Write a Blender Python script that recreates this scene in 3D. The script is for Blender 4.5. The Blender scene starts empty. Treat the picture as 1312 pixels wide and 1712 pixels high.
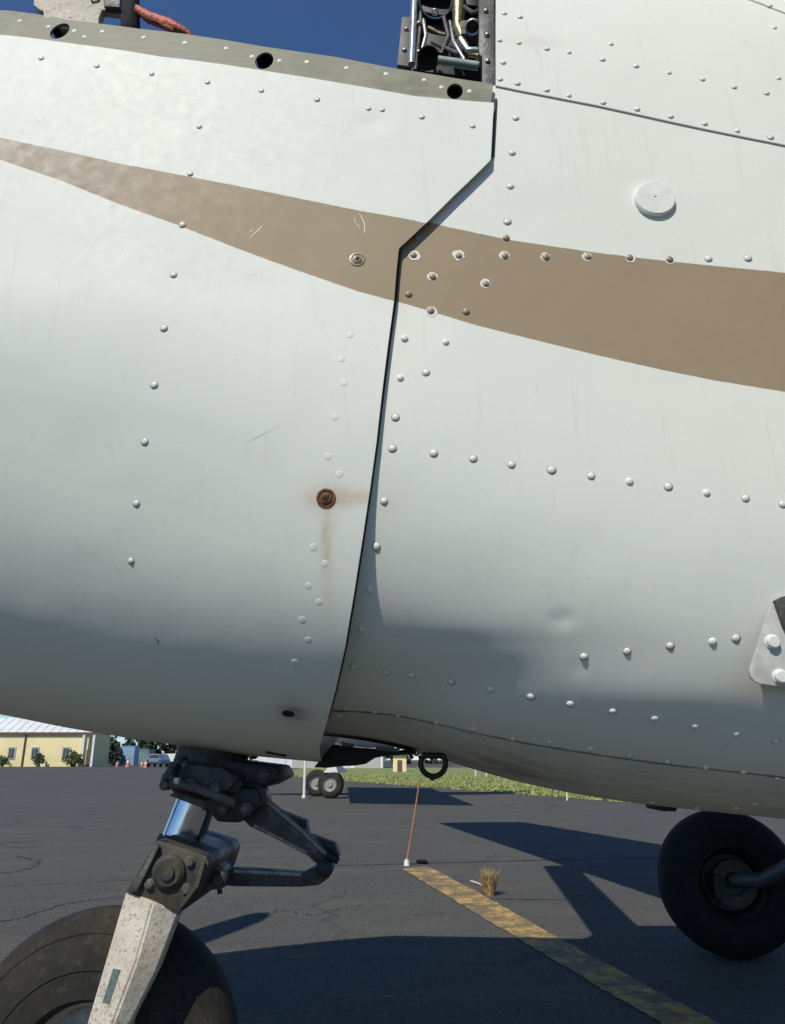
import bpy, bmesh, math, random
import numpy as np
from mathutils import Vector, Matrix
from mathutils import noise as mnoise
from mathutils.bvhtree import BVHTree
from mathutils.geometry import delaunay_2d_cdt
random.seed(7)
scn = bpy.context.scene
COL = scn.collection

# ------------------------------------------------------------------ camera
IW, IH, FPX, HZ = 1312.0, 1712.0, 1270.0, 1270.0
CAMH = 0.85
PITCH = math.atan((HZ - IH / 2) / FPX)
cam_d = bpy.data.cameras.new('camera')
cam = bpy.data.objects.new('camera', cam_d)
COL.objects.link(cam)
cam.location = (0, 0, CAMH)
cam.rotation_euler = (math.pi / 2 + PITCH, 0, 0)
cam_d.sensor_fit = 'HORIZONTAL'
cam_d.sensor_width = 36.0
cam_d.lens = 36.0 * FPX / IW
cam_d.clip_start = 0.02
cam_d.clip_end = 3000
scn.camera = cam

# ------------------------------------------------------------------ light
SUN_EL, SUN_AZ = math.radians(46), math.radians(25)      # sun high behind the camera's left shoulder
TRAVEL = Vector((math.sin(SUN_AZ) * math.cos(SUN_EL), math.cos(SUN_AZ) * math.cos(SUN_EL), -math.sin(SUN_EL)))
world = bpy.data.worlds.new('World')
scn.world = world
world.use_nodes = True
wn = world.node_tree.nodes
wl = world.node_tree.links
bg = wn['Background']
sky = wn.new('ShaderNodeTexSky')
sky.sky_type = 'NISHITA'
sky.sun_disc = False
sky.sun_elevation = SUN_EL
sky.sun_rotation = math.pi + SUN_AZ
sky.air_density = 1.0
sky.dust_density = 0.0
sky.ozone_density = 10.0
wl.new(sky.outputs[0], bg.inputs[0])
bg.inputs[1].default_value = 0.12
sun_d = bpy.data.lights.new('sun', 'SUN')
sun_d.energy = 4.2
sun_d.angle = math.radians(0.53)
sun_d.color = (1.0, 0.945, 0.85)
sun = bpy.data.objects.new('sun', sun_d)
COL.objects.link(sun)
sun.location = (-4, -10, 12)
sun.rotation_euler = TRAVEL.to_track_quat('-Z', 'Y').to_euler()
vs = scn.view_settings
vs.view_transform = 'Standard'
vs.look = 'None'
vs.gamma = 1.0
vs.exposure = -0.12
vs.use_curve_mapping = False
try:
    scn.cycles.max_bounces = 6
except Exception:
    pass

# ------------------------------------------------------------------ geometry helpers
CAMP = Vector((0, 0, CAMH))
CP, SP = math.cos(PITCH), math.sin(PITCH)

def ray(px, py):
    a, b = (px - IW / 2) / FPX, (IH / 2 - py) / FPX
    return Vector((a, CP - b * SP, SP + b * CP)).normalized()

def P(px, py, Y):
    """point at depth Y along a sight line of the survey"""
    d = ray(px, py)
    return CAMP + d * (Y / d.y)

def G(px, py, z=0.0):
    d = ray(px, py)
    return CAMP + d * ((z - CAMH) / d.z)

WM = {}

def link(o, parent=None, wm=None):
    COL.objects.link(o)
    wm = wm or Matrix.Identity(4)
    if parent is not None:
        o.parent = parent
        o.matrix_parent_inverse = WM[parent.name].inverted()
    o.matrix_basis = wm
    WM[o.name] = wm
    return o

def tag(o, label=None, cat=None, group=None, kind=None):
    if label: o['label'] = label
    if cat: o['category'] = cat
    if group: o['group'] = group
    if kind: o['kind'] = kind
    return o

def empty(name, loc, label, cat, group=None):
    o = bpy.data.objects.new(name, None)
    o.empty_display_size = 0.1
    link(o, None, Matrix.Translation(Vector(loc)))
    return tag(o, label, cat, group)

def mk(name, verts, faces, mat, parent=None, smooth=True, wm=None):
    me = bpy.data.meshes.new(name)
    me.from_pydata([tuple(v) for v in verts], [], faces)
    me.validate()
    me.update()
    if smooth:
        me.polygons.foreach_set('use_smooth', [True] * len(me.polygons))
    me.materials.append(mat)
    o = bpy.data.objects.new(name, me)
    return link(o, parent, wm)

def put(name, me, parent, wm):
    return link(bpy.data.objects.new(name, me), parent, wm)

def from_bm(name, bm, mat, parent=None, smooth=False, wm=None):
    me = bpy.data.meshes.new(name)
    bmesh.ops.recalc_face_normals(bm, faces=bm.faces)
    bm.to_mesh(me)
    bm.free()
    if smooth:
        me.polygons.foreach_set('use_smooth', [True] * len(me.polygons))
        try:
            me.set_sharp_from_angle(angle=math.radians(38))
        except Exception:
            pass
    me.materials.append(mat)
    return link(bpy.data.objects.new(name, me), parent, wm)

def frame_of(d):
    d = d.normalized()
    a = Vector((0, 0, 1)) if abs(d.z) < 0.9 else Vector((1, 0, 0))
    x = a.cross(d).normalized()
    return x, d.cross(x).normalized(), d

def bm_tube(bm, pts, rad, seg=16, caps=True):
    """tube through pts with radius list"""
    if not isinstance(rad, (list, tuple)):
        rad = [rad] * len(pts)
    rings = []
    x = None
    for i, p in enumerate(pts):
        p = Vector(p)
        d = (Vector(pts[min(i + 1, len(pts) - 1)]) - Vector(pts[max(i - 1, 0)])).normalized()
        if x is None:
            x, y, _ = frame_of(d)
        else:
            x = (x - d * x.dot(d)).normalized()
            y = d.cross(x)
        rings.append([bm.verts.new(p + (x * math.cos(2 * math.pi * k / seg) + y * math.sin(2 * math.pi * k / seg)) * rad[i]) for k in range(seg)])
    for a, b in zip(rings, rings[1:]):
        for k in range(seg):
            bm.faces.new((a[k], a[(k + 1) % seg], b[(k + 1) % seg], b[k]))
    if caps:
        bm.faces.new(rings[0][::-1])
        bm.faces.new(rings[-1])

def tube(name, pts, rad, mat, parent=None, seg=16, smooth=True):
    bm = bmesh.new()
    bm_tube(bm, pts, rad, seg)
    return from_bm(name, bm, mat, parent, smooth)

def bm_prism(bm, front, off, bevel=0.0):
    off = Vector(off)
    tb = bmesh.new()
    a = [tb.verts.new(Vector(p)) for p in front]
    b = [tb.verts.new(Vector(p) + off) for p in front]
    n = len(front)
    tb.faces.new(a)
    tb.faces.new(b[::-1])
    for k in range(n):
        tb.faces.new((a[(k + 1) % n], a[k], b[k], b[(k + 1) % n]))
    bmesh.ops.recalc_face_normals(tb, faces=tb.faces)
    if bevel:
        bmesh.ops.bevel(tb, geom=list(tb.edges), offset=bevel, segments=2, affect='EDGES', profile=0.6)
    me = bpy.data.meshes.new('tmp')
    tb.to_mesh(me)
    tb.free()
    bm.from_mesh(me)
    bpy.data.meshes.remove(me)

def prism(name, pix, Y0, Y1, mat, parent=None, bevel=0.003, smooth=True):
    bm = bmesh.new()
    bm_prism(bm, [P(x, y, Y0) for x, y in pix], (0, Y1 - Y0, 0), bevel)
    return from_bm(name, bm, mat, parent, smooth)

def bm_box(bm, c, s, rz=0.0, bevel=0.0):
    c = Vector(c)
    m = Matrix.Rotation(rz, 4, 'Z')
    q = [c + m @ Vector((x * s[0] / 2, -s[1] / 2, z * s[2] / 2)) for x, z in ((-1, -1), (1, -1), (1, 1), (-1, 1))]
    bm_prism(bm, q, m @ Vector((0, s[1], 0)), bevel)

def box(name, c, s, mat, parent=None, rz=0.0, bevel=0.0, smooth=False):
    bm = bmesh.new()
    bm_box(bm, c, s, rz, bevel)
    return from_bm(name, bm, mat, parent, smooth)

def bm_lathe(bm, c, axis, prof, seg=48):
    """prof: list of (radius, along axis)"""
    c = Vector(c)
    x, y, d = frame_of(Vector(axis))
    rings = []
    for r, h in prof:
        if r < 1e-6:
            rings.append([bm.verts.new(c + d * h)])
        else:
            rings.append([bm.verts.new(c + d * h + (x * math.cos(2 * math.pi * k / seg) + y * math.sin(2 * math.pi * k / seg)) * r) for k in range(seg)])
    for a, b in zip(rings, rings[1:]):
        for k in range(seg):
            k2 = (k + 1) % seg
            if len(a) == 1 and len(b) == 1: continue
            if len(a) == 1: bm.faces.new((a[0], b[k2], b[k]))
            elif len(b) == 1: bm.faces.new((a[k], a[k2], b[0]))
            else: bm.faces.new((a[k], a[k2], b[k2], b[k]))

def lathe(name, c, axis, prof, mat, parent=None, seg=48):
    bm = bmesh.new()
    bm_lathe(bm, c, axis, prof, seg)
    return from_bm(name, bm, mat, parent, True)

# ------------------------------------------------------------------ materials
def srgb(r, g, b):
    return tuple(((c / 255) / 12.92 if c / 255 <= 0.04045 else ((c / 255 + 0.055) / 1.055) ** 2.4) for c in (r, g, b))

class Mat:
    def __init__(s, name):
        s.m = bpy.data.materials.new(name)
        s.m.use_nodes = True
        s.t = s.m.node_tree
        s.n = s.t.nodes
        s.l = s.t.links
        s.b = s.n['Principled BSDF']
    def node(s, t, **k):
        n = s.n.new(t)
        for a, v in k.items():
            setattr(n, a, v)
        return n
    def coord(s, out='Object'):
        return s.node('ShaderNodeTexCoord').outputs[out]
    def noise(s, scale, detail=4, rough=0.55, vec=None, dist=0.0):
        n = s.node('ShaderNodeTexNoise')
        n.inputs['Scale'].default_value = scale
        n.inputs['Detail'].default_value = detail
        n.inputs['Roughness'].default_value = rough
        n.inputs['Distortion'].default_value = dist
        s.l.new(vec if vec is not None else s.coord(), n.inputs['Vector'])
        return n.outputs['Fac']
    def ramp(s, fac, stops):
        r = s.node('ShaderNodeValToRGB')
        e = r.color_ramp.elements
        while len(e) < len(stops): e.new(0.5)
        for k, (p, c) in enumerate(stops):
            e[k].position = p
            e[k].color = tuple(c) + (1,) if isinstance(c, (tuple, list)) else (c, c, c, 1)
        s.l.new(fac, r.inputs[0])
        return r.outputs[0]
    def mix(s, fac, a, b):
        m = s.node('ShaderNodeMix', data_type='RGBA')
        for v, k in ((fac, 0), (a, 6), (b, 7)):
            if isinstance(v, (tuple, list)): m.inputs[k].default_value = tuple(v) + (1,)
            elif isinstance(v, (float, int)): m.inputs[k].default_value = v
            else: s.l.new(v, m.inputs[k])
        return m.outputs[2]
    def math(s, op, a, b=0.0, clamp=False):
        m = s.node('ShaderNodeMath', operation=op, use_clamp=clamp)
        for v, k in ((a, 0), (b, 1)):
            if isinstance(v, (float, int)): m.inputs[k].default_value = v
            else: s.l.new(v, m.inputs[k])
        return m.outputs[0]
    def attr(s, name):
        return s.node('ShaderNodeAttribute', attribute_name=name).outputs['Fac']
    def scale(s, v, vec=None):
        m = s.node('ShaderNodeMapping')
        m.inputs['Scale'].default_value = v
        s.l.new(vec if vec is not None else s.coord(), m.inputs['Vector'])
        return m.outputs[0]
    def bump(s, h, strength=0.3, dist=0.01):
        b = s.node('ShaderNodeBump')
        b.inputs['Strength'].default_value = strength
        b.inputs['Distance'].default_value = dist
        s.l.new(h, b.inputs['Height'])
        s.l.new(b.outputs[0], s.b.inputs['Normal'])
    def set(s, col=None, rough=None, metal=None, spec=None, coat=None):
        for v, k in ((col, 'Base Color'), (rough, 'Roughness'), (metal, 'Metallic'), (spec, 'Specular IOR Level'), (coat, 'Coat Weight')):
            if v is None: continue
            if isinstance(v, (tuple, list)): s.b.inputs[k].default_value = tuple(v) + (1,)
            elif isinstance(v, (float, int)): s.b.inputs[k].default_value = v
            else: s.l.new(v, s.b.inputs[k])
        return s

def simple(name, col, rough=0.5, metal=0.0, var=0.25, scale=20.0, bump=0.0, spec=None):
    m = Mat(name)
    f = m.noise(scale, 5, 0.6)
    a = tuple(max(0, c * (1 - var)) for c in col)
    b = tuple(min(1, c * (1 + var)) for c in col)
    m.set(m.ramp(f, [(0.3, a), (0.7, b)]), None, metal, spec)
    m.set(rough=m.ramp(f, [(0.3, max(0.02, rough - 0.08)), (0.7, min(1, rough + 0.1))]))
    if bump: m.bump(f, bump, 0.004)
    return m.m

WHITE = (0.745, 0.755, 0.665)
TAN = (0.31, 0.237, 0.142)

def paint_material(name):
    m = Mat(name)
    big = m.noise(3.0, 3, 0.5)
    fine = m.noise(55.0, 6, 0.65)
    spk = m.noise(260.0, 2, 0.5)
    white = m.mix(m.ramp(big, [(0.3, 0.0), (0.75, 0.6)]), WHITE, (0.685, 0.70, 0.615))
    # fine grime freckles and long vertical rain streaks
    streak = m.noise(1.0, 4, 0.6, m.scale((60, 60, 4)))
    white = m.mix(m.ramp(streak, [(0.58, 0.0), (0.8, 0.16)]), white, (0.40, 0.38, 0.31))
    white = m.mix(m.ramp(fine, [(0.62, 0.0), (0.78, 0.35)]), white, (0.5, 0.5, 0.45))
    white = m.mix(m.ramp(spk, [(0.70, 0.0), (0.78, 0.4)]), white, (0.33, 0.31, 0.26))
    # tan stripe, wavering a fraction of a millimetre at its edges
    sd = m.math('ADD', m.attr('stripe'), m.math('MULTIPLY', m.math('SUBTRACT', m.noise(90, 3), 0.5), 0.0022))
    inside = m.ramp(m.math('MULTIPLY_ADD', sd, 900.0), [(0.0, 0.0), (1.0, 1.0)])
    tanc = m.mix(m.ramp(fine, [(0.3, 0.0), (0.75, 0.7)]), TAN, (0.335, 0.258, 0.158))
    fade = m.attr('fade')
    mott = m.ramp(m.noise(30, 6, 0.7), [(0.35, (0.31, 0.245, 0.175)), (0.55, (0.43, 0.365, 0.28)), (0.72, (0.58, 0.52, 0.42))])
    tanc = m.mix(fade, tanc, mott)
    # worn scratches in the stripe
    scr = m.noise(1.0, 3, 0.7, m.scale((14, 60, 160)))
    tanc = m.mix(m.ramp(scr, [(0.74, 0.0), (0.79, 0.35)]), tanc, (0.55, 0.5, 0.42))
    col = m.mix(inside, white, tanc)
    rust = m.math('MULTIPLY', m.attr('rust'), m.ramp(m.noise(40, 5, 0.7), [(0.25, 0.4), (0.7, 1.0)]))
    col = m.mix(rust, col, (0.42, 0.24, 0.07))
    oil_shade = m.math('MULTIPLY', m.attr('oil_shade'), m.ramp(m.noise(1.0, 5, 0.7, m.scale((5, 30, 30))), [(0.3, 0.1), (0.75, 1.0)]))
    col = m.mix(oil_shade, col, (0.09, 0.075, 0.05))
    m.set(col, m.ramp(m.math('ADD', fine, m.math('MULTIPLY', m.attr('stripe'), 0.0)), [(0.3, 0.50), (0.75, 0.64)]), 0.0, 0.28)
    wav = m.math('ADD', m.noise(4.0, 2, 0.4), m.math('MULTIPLY', m.noise(420, 2, 0.5), 0.006))
    m.bump(wav, 0.35, 0.012)
    return m.m

M_PAINT = paint_material('aircraft_paint')
M_WHITE = simple('white_rivet_paint', (0.745, 0.75, 0.67), 0.27, var=0.08, scale=60)
M_TANR = simple('tan_rivet_paint', (0.33, 0.26, 0.18), 0.38, var=0.5, scale=400)
M_CHIP = simple('chipped_primer', (0.74, 0.70, 0.60), 0.6, var=0.3, scale=300)
M_STEEL = simple('worn_steel', (0.42, 0.41, 0.39), 0.38, 0.9, 0.35, 90)
M_CHROME = simple('chrome_piston', (0.62, 0.65, 0.68), 0.12, 1.0, 0.08, 30)
M_BLACK = simple('black_metal', (0.012, 0.012, 0.013), 0.5, 0.0, 0.5, 30, 0.2)
M_DARKM = simple('greasy_dark_casting', (0.045, 0.043, 0.04), 0.5, 0.3, 0.6, 45, 0.5)
M_GREYM = simple('grey_casting', (0.085, 0.088, 0.088), 0.5, 0.2, 0.5, 35, 0.4)
M_HOLE = simple('dark_socket', (0.008, 0.008, 0.01), 0.8, 0, 0.4, 80)
M_RUBBER = simple('dusty_rubber', (0.030, 0.027, 0.020), 0.85, 0, 0.55, 16, 0.4)
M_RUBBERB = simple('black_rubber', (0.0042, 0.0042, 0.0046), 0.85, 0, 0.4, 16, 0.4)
M_RIM = simple('wheel_rim_paint', (0.30, 0.29, 0.26), 0.5, 0.2, 0.4, 40)
M_COPPER = simple('copper_braid', (0.45, 0.13, 0.08), 0.5, 0.3, 0.6, 180, 0.8)
M_BRASS = simple('cadmium_tube', (0.42, 0.33, 0.17), 0.35, 0.8, 0.3, 60)
M_GREEN = simple('pale_green_tube', (0.33, 0.38, 0.32), 0.4, 0.1, 0.2, 60)
M_BLUEG = simple('blue_grey_conduit', (0.3, 0.34, 0.37), 0.35, 0.3, 0.3, 60)
M_TEAL = simple('teal_placard', (0.12, 0.155, 0.145), 0.45, 0.2, 0.3, 200)

def casting(name, base, oilc, dust):
    m = Mat(name)
    f = m.noise(26, 7, 0.75)
    g = m.noise(9, 4, 0.6)
    c = m.ramp(f, [(0.28, oilc), (0.5, base), (0.72, dust)])
    c = m.mix(m.ramp(g, [(0.5, 0.0), (0.7, 0.7)]), c, (0.075, 0.06, 0.035))
    m.set(c, m.ramp(g, [(0.3, 0.28), (0.7, 0.75)]), 0.15)
    m.bump(f, 0.6, 0.005)
    return m.m
M_DARKM = casting('greasy_casting', (0.04, 0.038, 0.034), (0.008, 0.008, 0.008), (0.13, 0.12, 0.095))
M_GREYM = casting('scuffed_casting', (0.085, 0.086, 0.082), (0.02, 0.02, 0.02), (0.2, 0.19, 0.165))
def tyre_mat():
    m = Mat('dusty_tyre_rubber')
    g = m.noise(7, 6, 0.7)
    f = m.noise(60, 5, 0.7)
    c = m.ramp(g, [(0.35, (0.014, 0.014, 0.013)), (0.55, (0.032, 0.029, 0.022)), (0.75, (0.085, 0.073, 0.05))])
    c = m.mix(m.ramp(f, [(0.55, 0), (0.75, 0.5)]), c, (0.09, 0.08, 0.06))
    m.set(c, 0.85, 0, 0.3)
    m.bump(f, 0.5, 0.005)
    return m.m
M_RUBBER = tyre_mat()

def rail_material():
    m = Mat('worn_alclad_rail')
    f = m.noise(22, 6, 0.65)
    s = m.noise(1.0, 4, 0.6, m.scale((6, 60, 120)))
    c = m.ramp(f, [(0.25, (0.15, 0.15, 0.10)), (0.5, (0.24, 0.238, 0.165)), (0.75, (0.33, 0.325, 0.25))])
    c = m.mix(m.ramp(s, [(0.5, 0.0), (0.75, 0.4)]), c, (0.36, 0.345, 0.29))
    m.set(c, m.ramp(f, [(0.3, 0.5), (0.7, 0.7)]), 0.0, 0.3)
    m.bump(f, 0.25, 0.003)
    return m.m
M_RAIL = rail_material()

def fork_material():
    m = Mat('chipped_cream_paint')
    f = m.noise(85, 6, 0.7)
    g = m.noise(14, 4, 0.6)
    c = m.mix(m.ramp(g, [(0.3, 0), (0.7, 1)]), (0.62, 0.57, 0.46), (0.50, 0.45, 0.35))
    c = m.mix(m.ramp(f, [(0.54, 0), (0.66, 0.75)]), c, (0.2, 0.155, 0.1))
    c = m.mix(m.ramp(m.noise(220, 4, 0.7), [(0.56, 0), (0.66, 0.8)]), c, (0.14, 0.105, 0.07))
    c = m.mix(m.ramp(m.noise(7, 5, 0.7), [(0.5, 0), (0.75, 0.5)]), c, (0.3, 0.25, 0.18))
    m.set(c, 0.6)
    m.bump(f, 0.35, 0.004)
    return m.m
M_FORK = fork_material()

def rust_material():
    m = Mat('rusty_screw')
    f = m.noise(240, 5, 0.7)
    m.set(m.ramp(f, [(0.3, (0.05, 0.022, 0.012)), (0.55, (0.17, 0.07, 0.03)), (0.75, (0.42, 0.22, 0.09))]), 0.85)
    m.bump(f, 0.5, 0.002)
    return m.m
M_RUST = rust_material()

def asphalt_material():
    m = Mat('weathered_asphalt')
    co = m.coord()
    big = m.noise(0.35, 5, 0.6, co)
    mid = m.noise(3.5, 6, 0.7, co)
    fine = m.noise(70, 5, 0.75, co)
    c = m.ramp(big, [(0.25, (0.098, 0.098, 0.088)), (0.55, (0.136, 0.135, 0.12)), (0.8, (0.17, 0.166, 0.146))])
    c = m.mix(m.ramp(mid, [(0.35, 0.45), (0.7, 0.0)]), c, (0.075, 0.072, 0.07))
    c = m.mix(m.ramp(fine, [(0.36, 0.75), (0.6, 0.0)]), c, (0.045, 0.044, 0.042))
    c = m.mix(m.ramp(fine, [(0.56, 0.0), (0.7, 0.7)]), c, (0.27, 0.255, 0.225))
    c = m.mix(m.ramp(m.noise(0.9, 4, 0.65, m.scale((1, 2.6, 1), co)), [(0.52, 0.0), (0.72, 0.5)]), c, (0.16, 0.135, 0.105))
    agg = m.noise(24, 6, 0.8, co)
    c = m.mix(m.ramp(agg, [(0.3, 0.6), (0.5, 0.0)]), c, (0.06, 0.058, 0.053))
    c = m.mix(m.ramp(agg, [(0.55, 0.0), (0.72, 0.45)]), c, (0.23, 0.22, 0.19))
    # wandering cracks
    v = m.node('ShaderNodeTexVoronoi', feature='DISTANCE_TO_EDGE')
    v.inputs['Scale'].default_value = 0.42
    w = m.node('ShaderNodeVectorMath', operation='ADD')
    nz = m.node('ShaderNodeTexNoise')
    nz.inputs['Scale'].default_value = 1.3
    nz.inputs['Detail'].default_value = 6
    m.l.new(co, nz.inputs['Vector'])
    m.l.new(co, w.inputs[0])
    m.l.new(nz.outputs['Color'], w.inputs[1])
    m.l.new(w.outputs[0], v.inputs['Vector'])
    crack = m.ramp(v.outputs['Distance'], [(0.0, 1.0), (0.006, 0.8), (0.014, 0.0)])
    c = m.mix(m.math('MULTIPLY', crack, m.ramp(big, [(0.45, 0.0), (0.65, 0.55)])), c, (0.03, 0.028, 0.026))
    # oil drips
    c = m.mix(m.ramp(m.noise(1.6, 3, 0.5, co), [(0.66, 0), (0.74, 0.55)]), c, (0.045, 0.043, 0.042))
    m.set(c, 0.9, 0, 0.12)
    m.bump(m.math('ADD', fine, m.math('MULTIPLY', crack, -1.5)), 0.6, 0.006)
    return m.m
M_ASPH = asphalt_material()

def line_material():
    m = Mat('worn_yellow_line')
    co = m.coord()
    f = m.noise(5, 8, 0.8, co)
    g = m.noise(28, 5, 0.7, co)
    c = m.ramp(g, [(0.3, (0.36, 0.2, 0.05)), (0.5, (0.55, 0.35, 0.11)), (0.72, (0.62, 0.47, 0.22))])
    c = m.mix(m.ramp(f, [(0.41, 0.97), (0.5, 0.6), (0.58, 0.0)]), c, (0.125, 0.112, 0.085))
    m.set(c, 0.85, 0, 0.3)
    m.bump(g, 0.6, 0.008)
    return m.m
M_LINE = line_material()

# ================================================================== GROUND
def sheet(name, pts, mat, parent=None, kind=None):
    o = mk(name, pts, [tuple(range(len(pts)))], mat, parent, False)
    if kind: o['kind'] = kind
    return o

ground = sheet('tarmac_ground', [(-900, -300, 0), (900, -300, 0), (900, 1600, 0), (-900, 1600, 0)], M_ASPH, kind='structure')

# worn yellow taxi line with a ragged outline
lp = [(672, 1452), (760, 1505), (845, 1556), (985, 1640), (1110, 1712), (1190, 1760)]
rp = [(716, 1448), (800, 1492), (892, 1544), (1060, 1636), (1205, 1712), (1290, 1760)]
def densify(pts, n=14):
    out = []
    for a, b in zip(pts, pts[1:]):
        for k in range(n):
            out.append(a.lerp(b, k / n))
    out.append(pts[-1])
    return out
L = densify([G(*p, 0.004) for p in lp])
R = densify([G(*p, 0.004) for p in rp])
vv, ff = [], []
for a, b in zip(L, R):
    j1, j2 = random.gauss(0, .012), random.gauss(0, .012)
    d = (b - a)
    vv += [a + d * j1 * 2, b + d * j2 * 2]
for k in range(len(L) - 1):
    ff.append((2 * k, 2 * k + 1, 2 * k + 3, 2 * k + 2))
o = mk('painted_line', vv, ff, M_LINE, None, False)
tag(o, kind='structure')

# tar joints and long cracks of the old apron
M_TAR = simple('tar_crack', (.035, .033, .032), .8, 0, .4, 6)
def crack(pix, w, wob, seed):
    rnd = random.Random(seed)
    pts = densify([G(*p, 0.003) for p in pix], 22)
    vv, ff = [], []
    for k, p in enumerate(pts):
        a, b = pts[max(k - 1, 0)], pts[min(k + 1, len(pts) - 1)]
        d = (b - a).normalized()
        nn = Vector((-d.y, d.x, 0))
        c = p + nn * rnd.uniform(-wob, wob)
        ww = w * rnd.uniform(.3, 1.2)
        vv += [c + nn * ww, c - nn * ww]
    for k in range(len(pts) - 1): ff.append((2 * k, 2 * k + 1, 2 * k + 3, 2 * k + 2))
    tag(mk('apron_crack', vv, ff, M_TAR, None, False), kind='structure')
crack([(560, 1447), (700, 1443), (930, 1437), (1200, 1430)], .018, .01, 1)
crack([(760, 1500), (860, 1503), (1000, 1503)], .008, .006, 2)
crack([(-60, 1552), (40, 1533), (110, 1510), (190, 1500), (330, 1492)], .008, .02, 3)
crack([(-40, 1462), (20, 1458), (55, 1450), (62, 1438), (30, 1430)], .012, .04, 4)
crack([(-40, 1482), (120, 1476), (230, 1470)], .006, .01, 5)
crack([(400, 1545), (470, 1520), (520, 1530), (600, 1512)], .005, .03, 6)

# grass field beyond the apron
M_TURF = simple('turf', (0.21, 0.245, 0.075), 0.9, 0, 0.3, 0.8)
gA, gB = G(560, 1304), G(935, 1333)
gd = (gB - gA).normalized()
sheet('grass_field', [gA - gd * 12 + Vector((0, 0, .004)), gB + gd * 8 + Vector((0, 0, .004)), (70, 12, .004), (120, 90, .004), (-10, 90, .004)], M_TURF, kind='structure')
def grass_blades():
    vv, ff = [], []
    rnd = random.Random(3)
    n = Vector((-gd.y, gd.x, 0))
    if n.y < 0: n = -n
    for _ in range(36000):
        s = rnd.uniform(-11, 34)
        t = rnd.random() ** 1.7 * 42
        p = gA + gd * s + n * t
        if p.y < 12 or p.y > 88: continue
        h = rnd.uniform(.03, .10)
        a = rnd.uniform(0, math.pi)
        w = rnd.uniform(.02, .05)
        dx, dy = math.cos(a) * w, math.sin(a) * w
        k = len(vv)
        vv += [(p.x - dx, p.y - dy, .002), (p.x + dx, p.y + dy, .002), (p.x + rnd.uniform(-.06, .06), p.y + rnd.uniform(-.06, .06), h)]
        ff.append((k, k + 1, k + 2))
    m = Mat('grass_blade')
    f = m.noise(0.7, 4, 0.6)
    m.set(m.ramp(f, [(0.3, (0.19, 0.23, 0.06)), (0.6, (0.32, 0.34, 0.12)), (0.8, (0.44, 0.42, 0.21))]), 0.8)
    o = mk('grass', vv, ff, m.m, None, False)
    tag(o, 'sunlit yellow green grass verge beyond the tarmac', 'grass', kind='stuff')
grass_blades()

# ================================================================== AIRCRAFT
TH, YAW = math.radians(8.5), math.radians(2.5)
EU = Vector((math.cos(TH) * math.cos(YAW), math.cos(TH) * math.sin(YAW), -math.sin(TH)))
EW = Vector((math.sin(YAW), -math.cos(YAW), 0))
EV = EW.cross(EU)
if EV.z < 0: EV = -EV
C0 = Vector((-0.04, 1.80, 1.54))

U_ = [-2.0, -1.6, -1.2, -0.9, -0.5, 0.0, 0.4, 1.0, 2.2, 3.5, 5.0, 7.5]
W_ = [0.27, 0.45, 0.57, 0.63, 0.665, 0.69, 0.70, 0.715, 0.74, 0.70, 0.50, 0.16]
UL = [-2.0, -1.6, -1.2, -0.9, -0.5, -0.1, 0.05, 0.15, 0.32, 0.5, 0.75, 0.95, 2.2, 3.5, 5.0, 7.5]
L_ = [0.27, 0.46, 0.60, 0.645, 0.66, 0.655, 0.638, 0.642, 0.665, 0.688, 0.685, 0.672, 0.62, 0.45, 0.20, 0.02]
UT = [-2.0, -1.6, -1.2, -0.9, -0.5, 0.0, 0.3, 1.0, 2.2, 3.5, 5.0, 7.5]
T_ = [0.27, 0.48, 0.72, 0.95, 1.1, 1.16, 1.18, 1.25, 1.40, 1.35, 1.1, 0.85]
_ug = np.arange(-2.4, 8.0, 0.01)
def table(a, b):
    # smooth interpolation by averaging neighbours
    return [float(x) for x in np.mean([np.interp(_ug + d, a, b) for d in np.linspace(-0.12, 0.12, 9)], axis=0)]
TNL = table([-2, -1.0, -0.5, -0.1, 0.15, 0.5], [1.9, 1.9, 2.0, 2.5, 3.0, 3.15])
TW, TL, TT = table(U_, W_), table(UL, L_), table(UT, T_)
def sm(u, tb):
    x = (u + 2.4) * 100.0
    i = int(x)
    if i < 0: i = 0
    if i > len(tb) - 2: i = len(tb) - 2
    return tb[i] + (tb[i + 1] - tb[i]) * (x - i)
NL, NU = 2.8, 4.0
def rad(u, t):
    w = sm(u, TW)
    c, s = math.cos(t), math.sin(t)
    if s < 0: h, n = sm(u, TL), sm(u, TNL)
    else: h, n = sm(u, TT), NU
    return (abs(c / w) ** n + abs(s / h) ** n) ** (-1.0 / n)
def center(u):
    return C0 + EU * u
_DENTS = []
def surf(u, t, off=0.0):
    r = rad(u, t)
    if off == 0.0 and not _DENTS:
        return center(u) + (EW * math.cos(t) + EV * math.sin(t)) * r
    e = 0.004
    r1, r0 = rad(u, t + e), rad(u, t - e)
    tg = (EW * math.cos(t + e) + EV * math.sin(t + e)) * r1 - (EW * math.cos(t - e) + EV * math.sin(t - e)) * r0
    n = EU.cross(tg).normalized()
    if n.dot(EW * math.cos(t) + EV * math.sin(t)) < 0: n = -n
    p = center(u) + (EW * math.cos(t) + EV * math.sin(t)) * r
    d = off
    if -1.3 < u < 1.7:
        # slight oil-canning of thin sheet between its frames
        d += 0.0011 * mnoise.noise(Vector((u * 4.2, t * 4.2, 3.1))) + 0.0005 * mnoise.noise(Vector((u * 12.0, t * 9.0, 7.7)))
    for (c, rx, rz, dep) in _DENTS:
        q = p - c
        g = (q.x / rx) ** 2 + (q.z / rz) ** 2
        if g < 8 and q.y < 0.6: d += dep * math.exp(-g)
    return p + n * d
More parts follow.
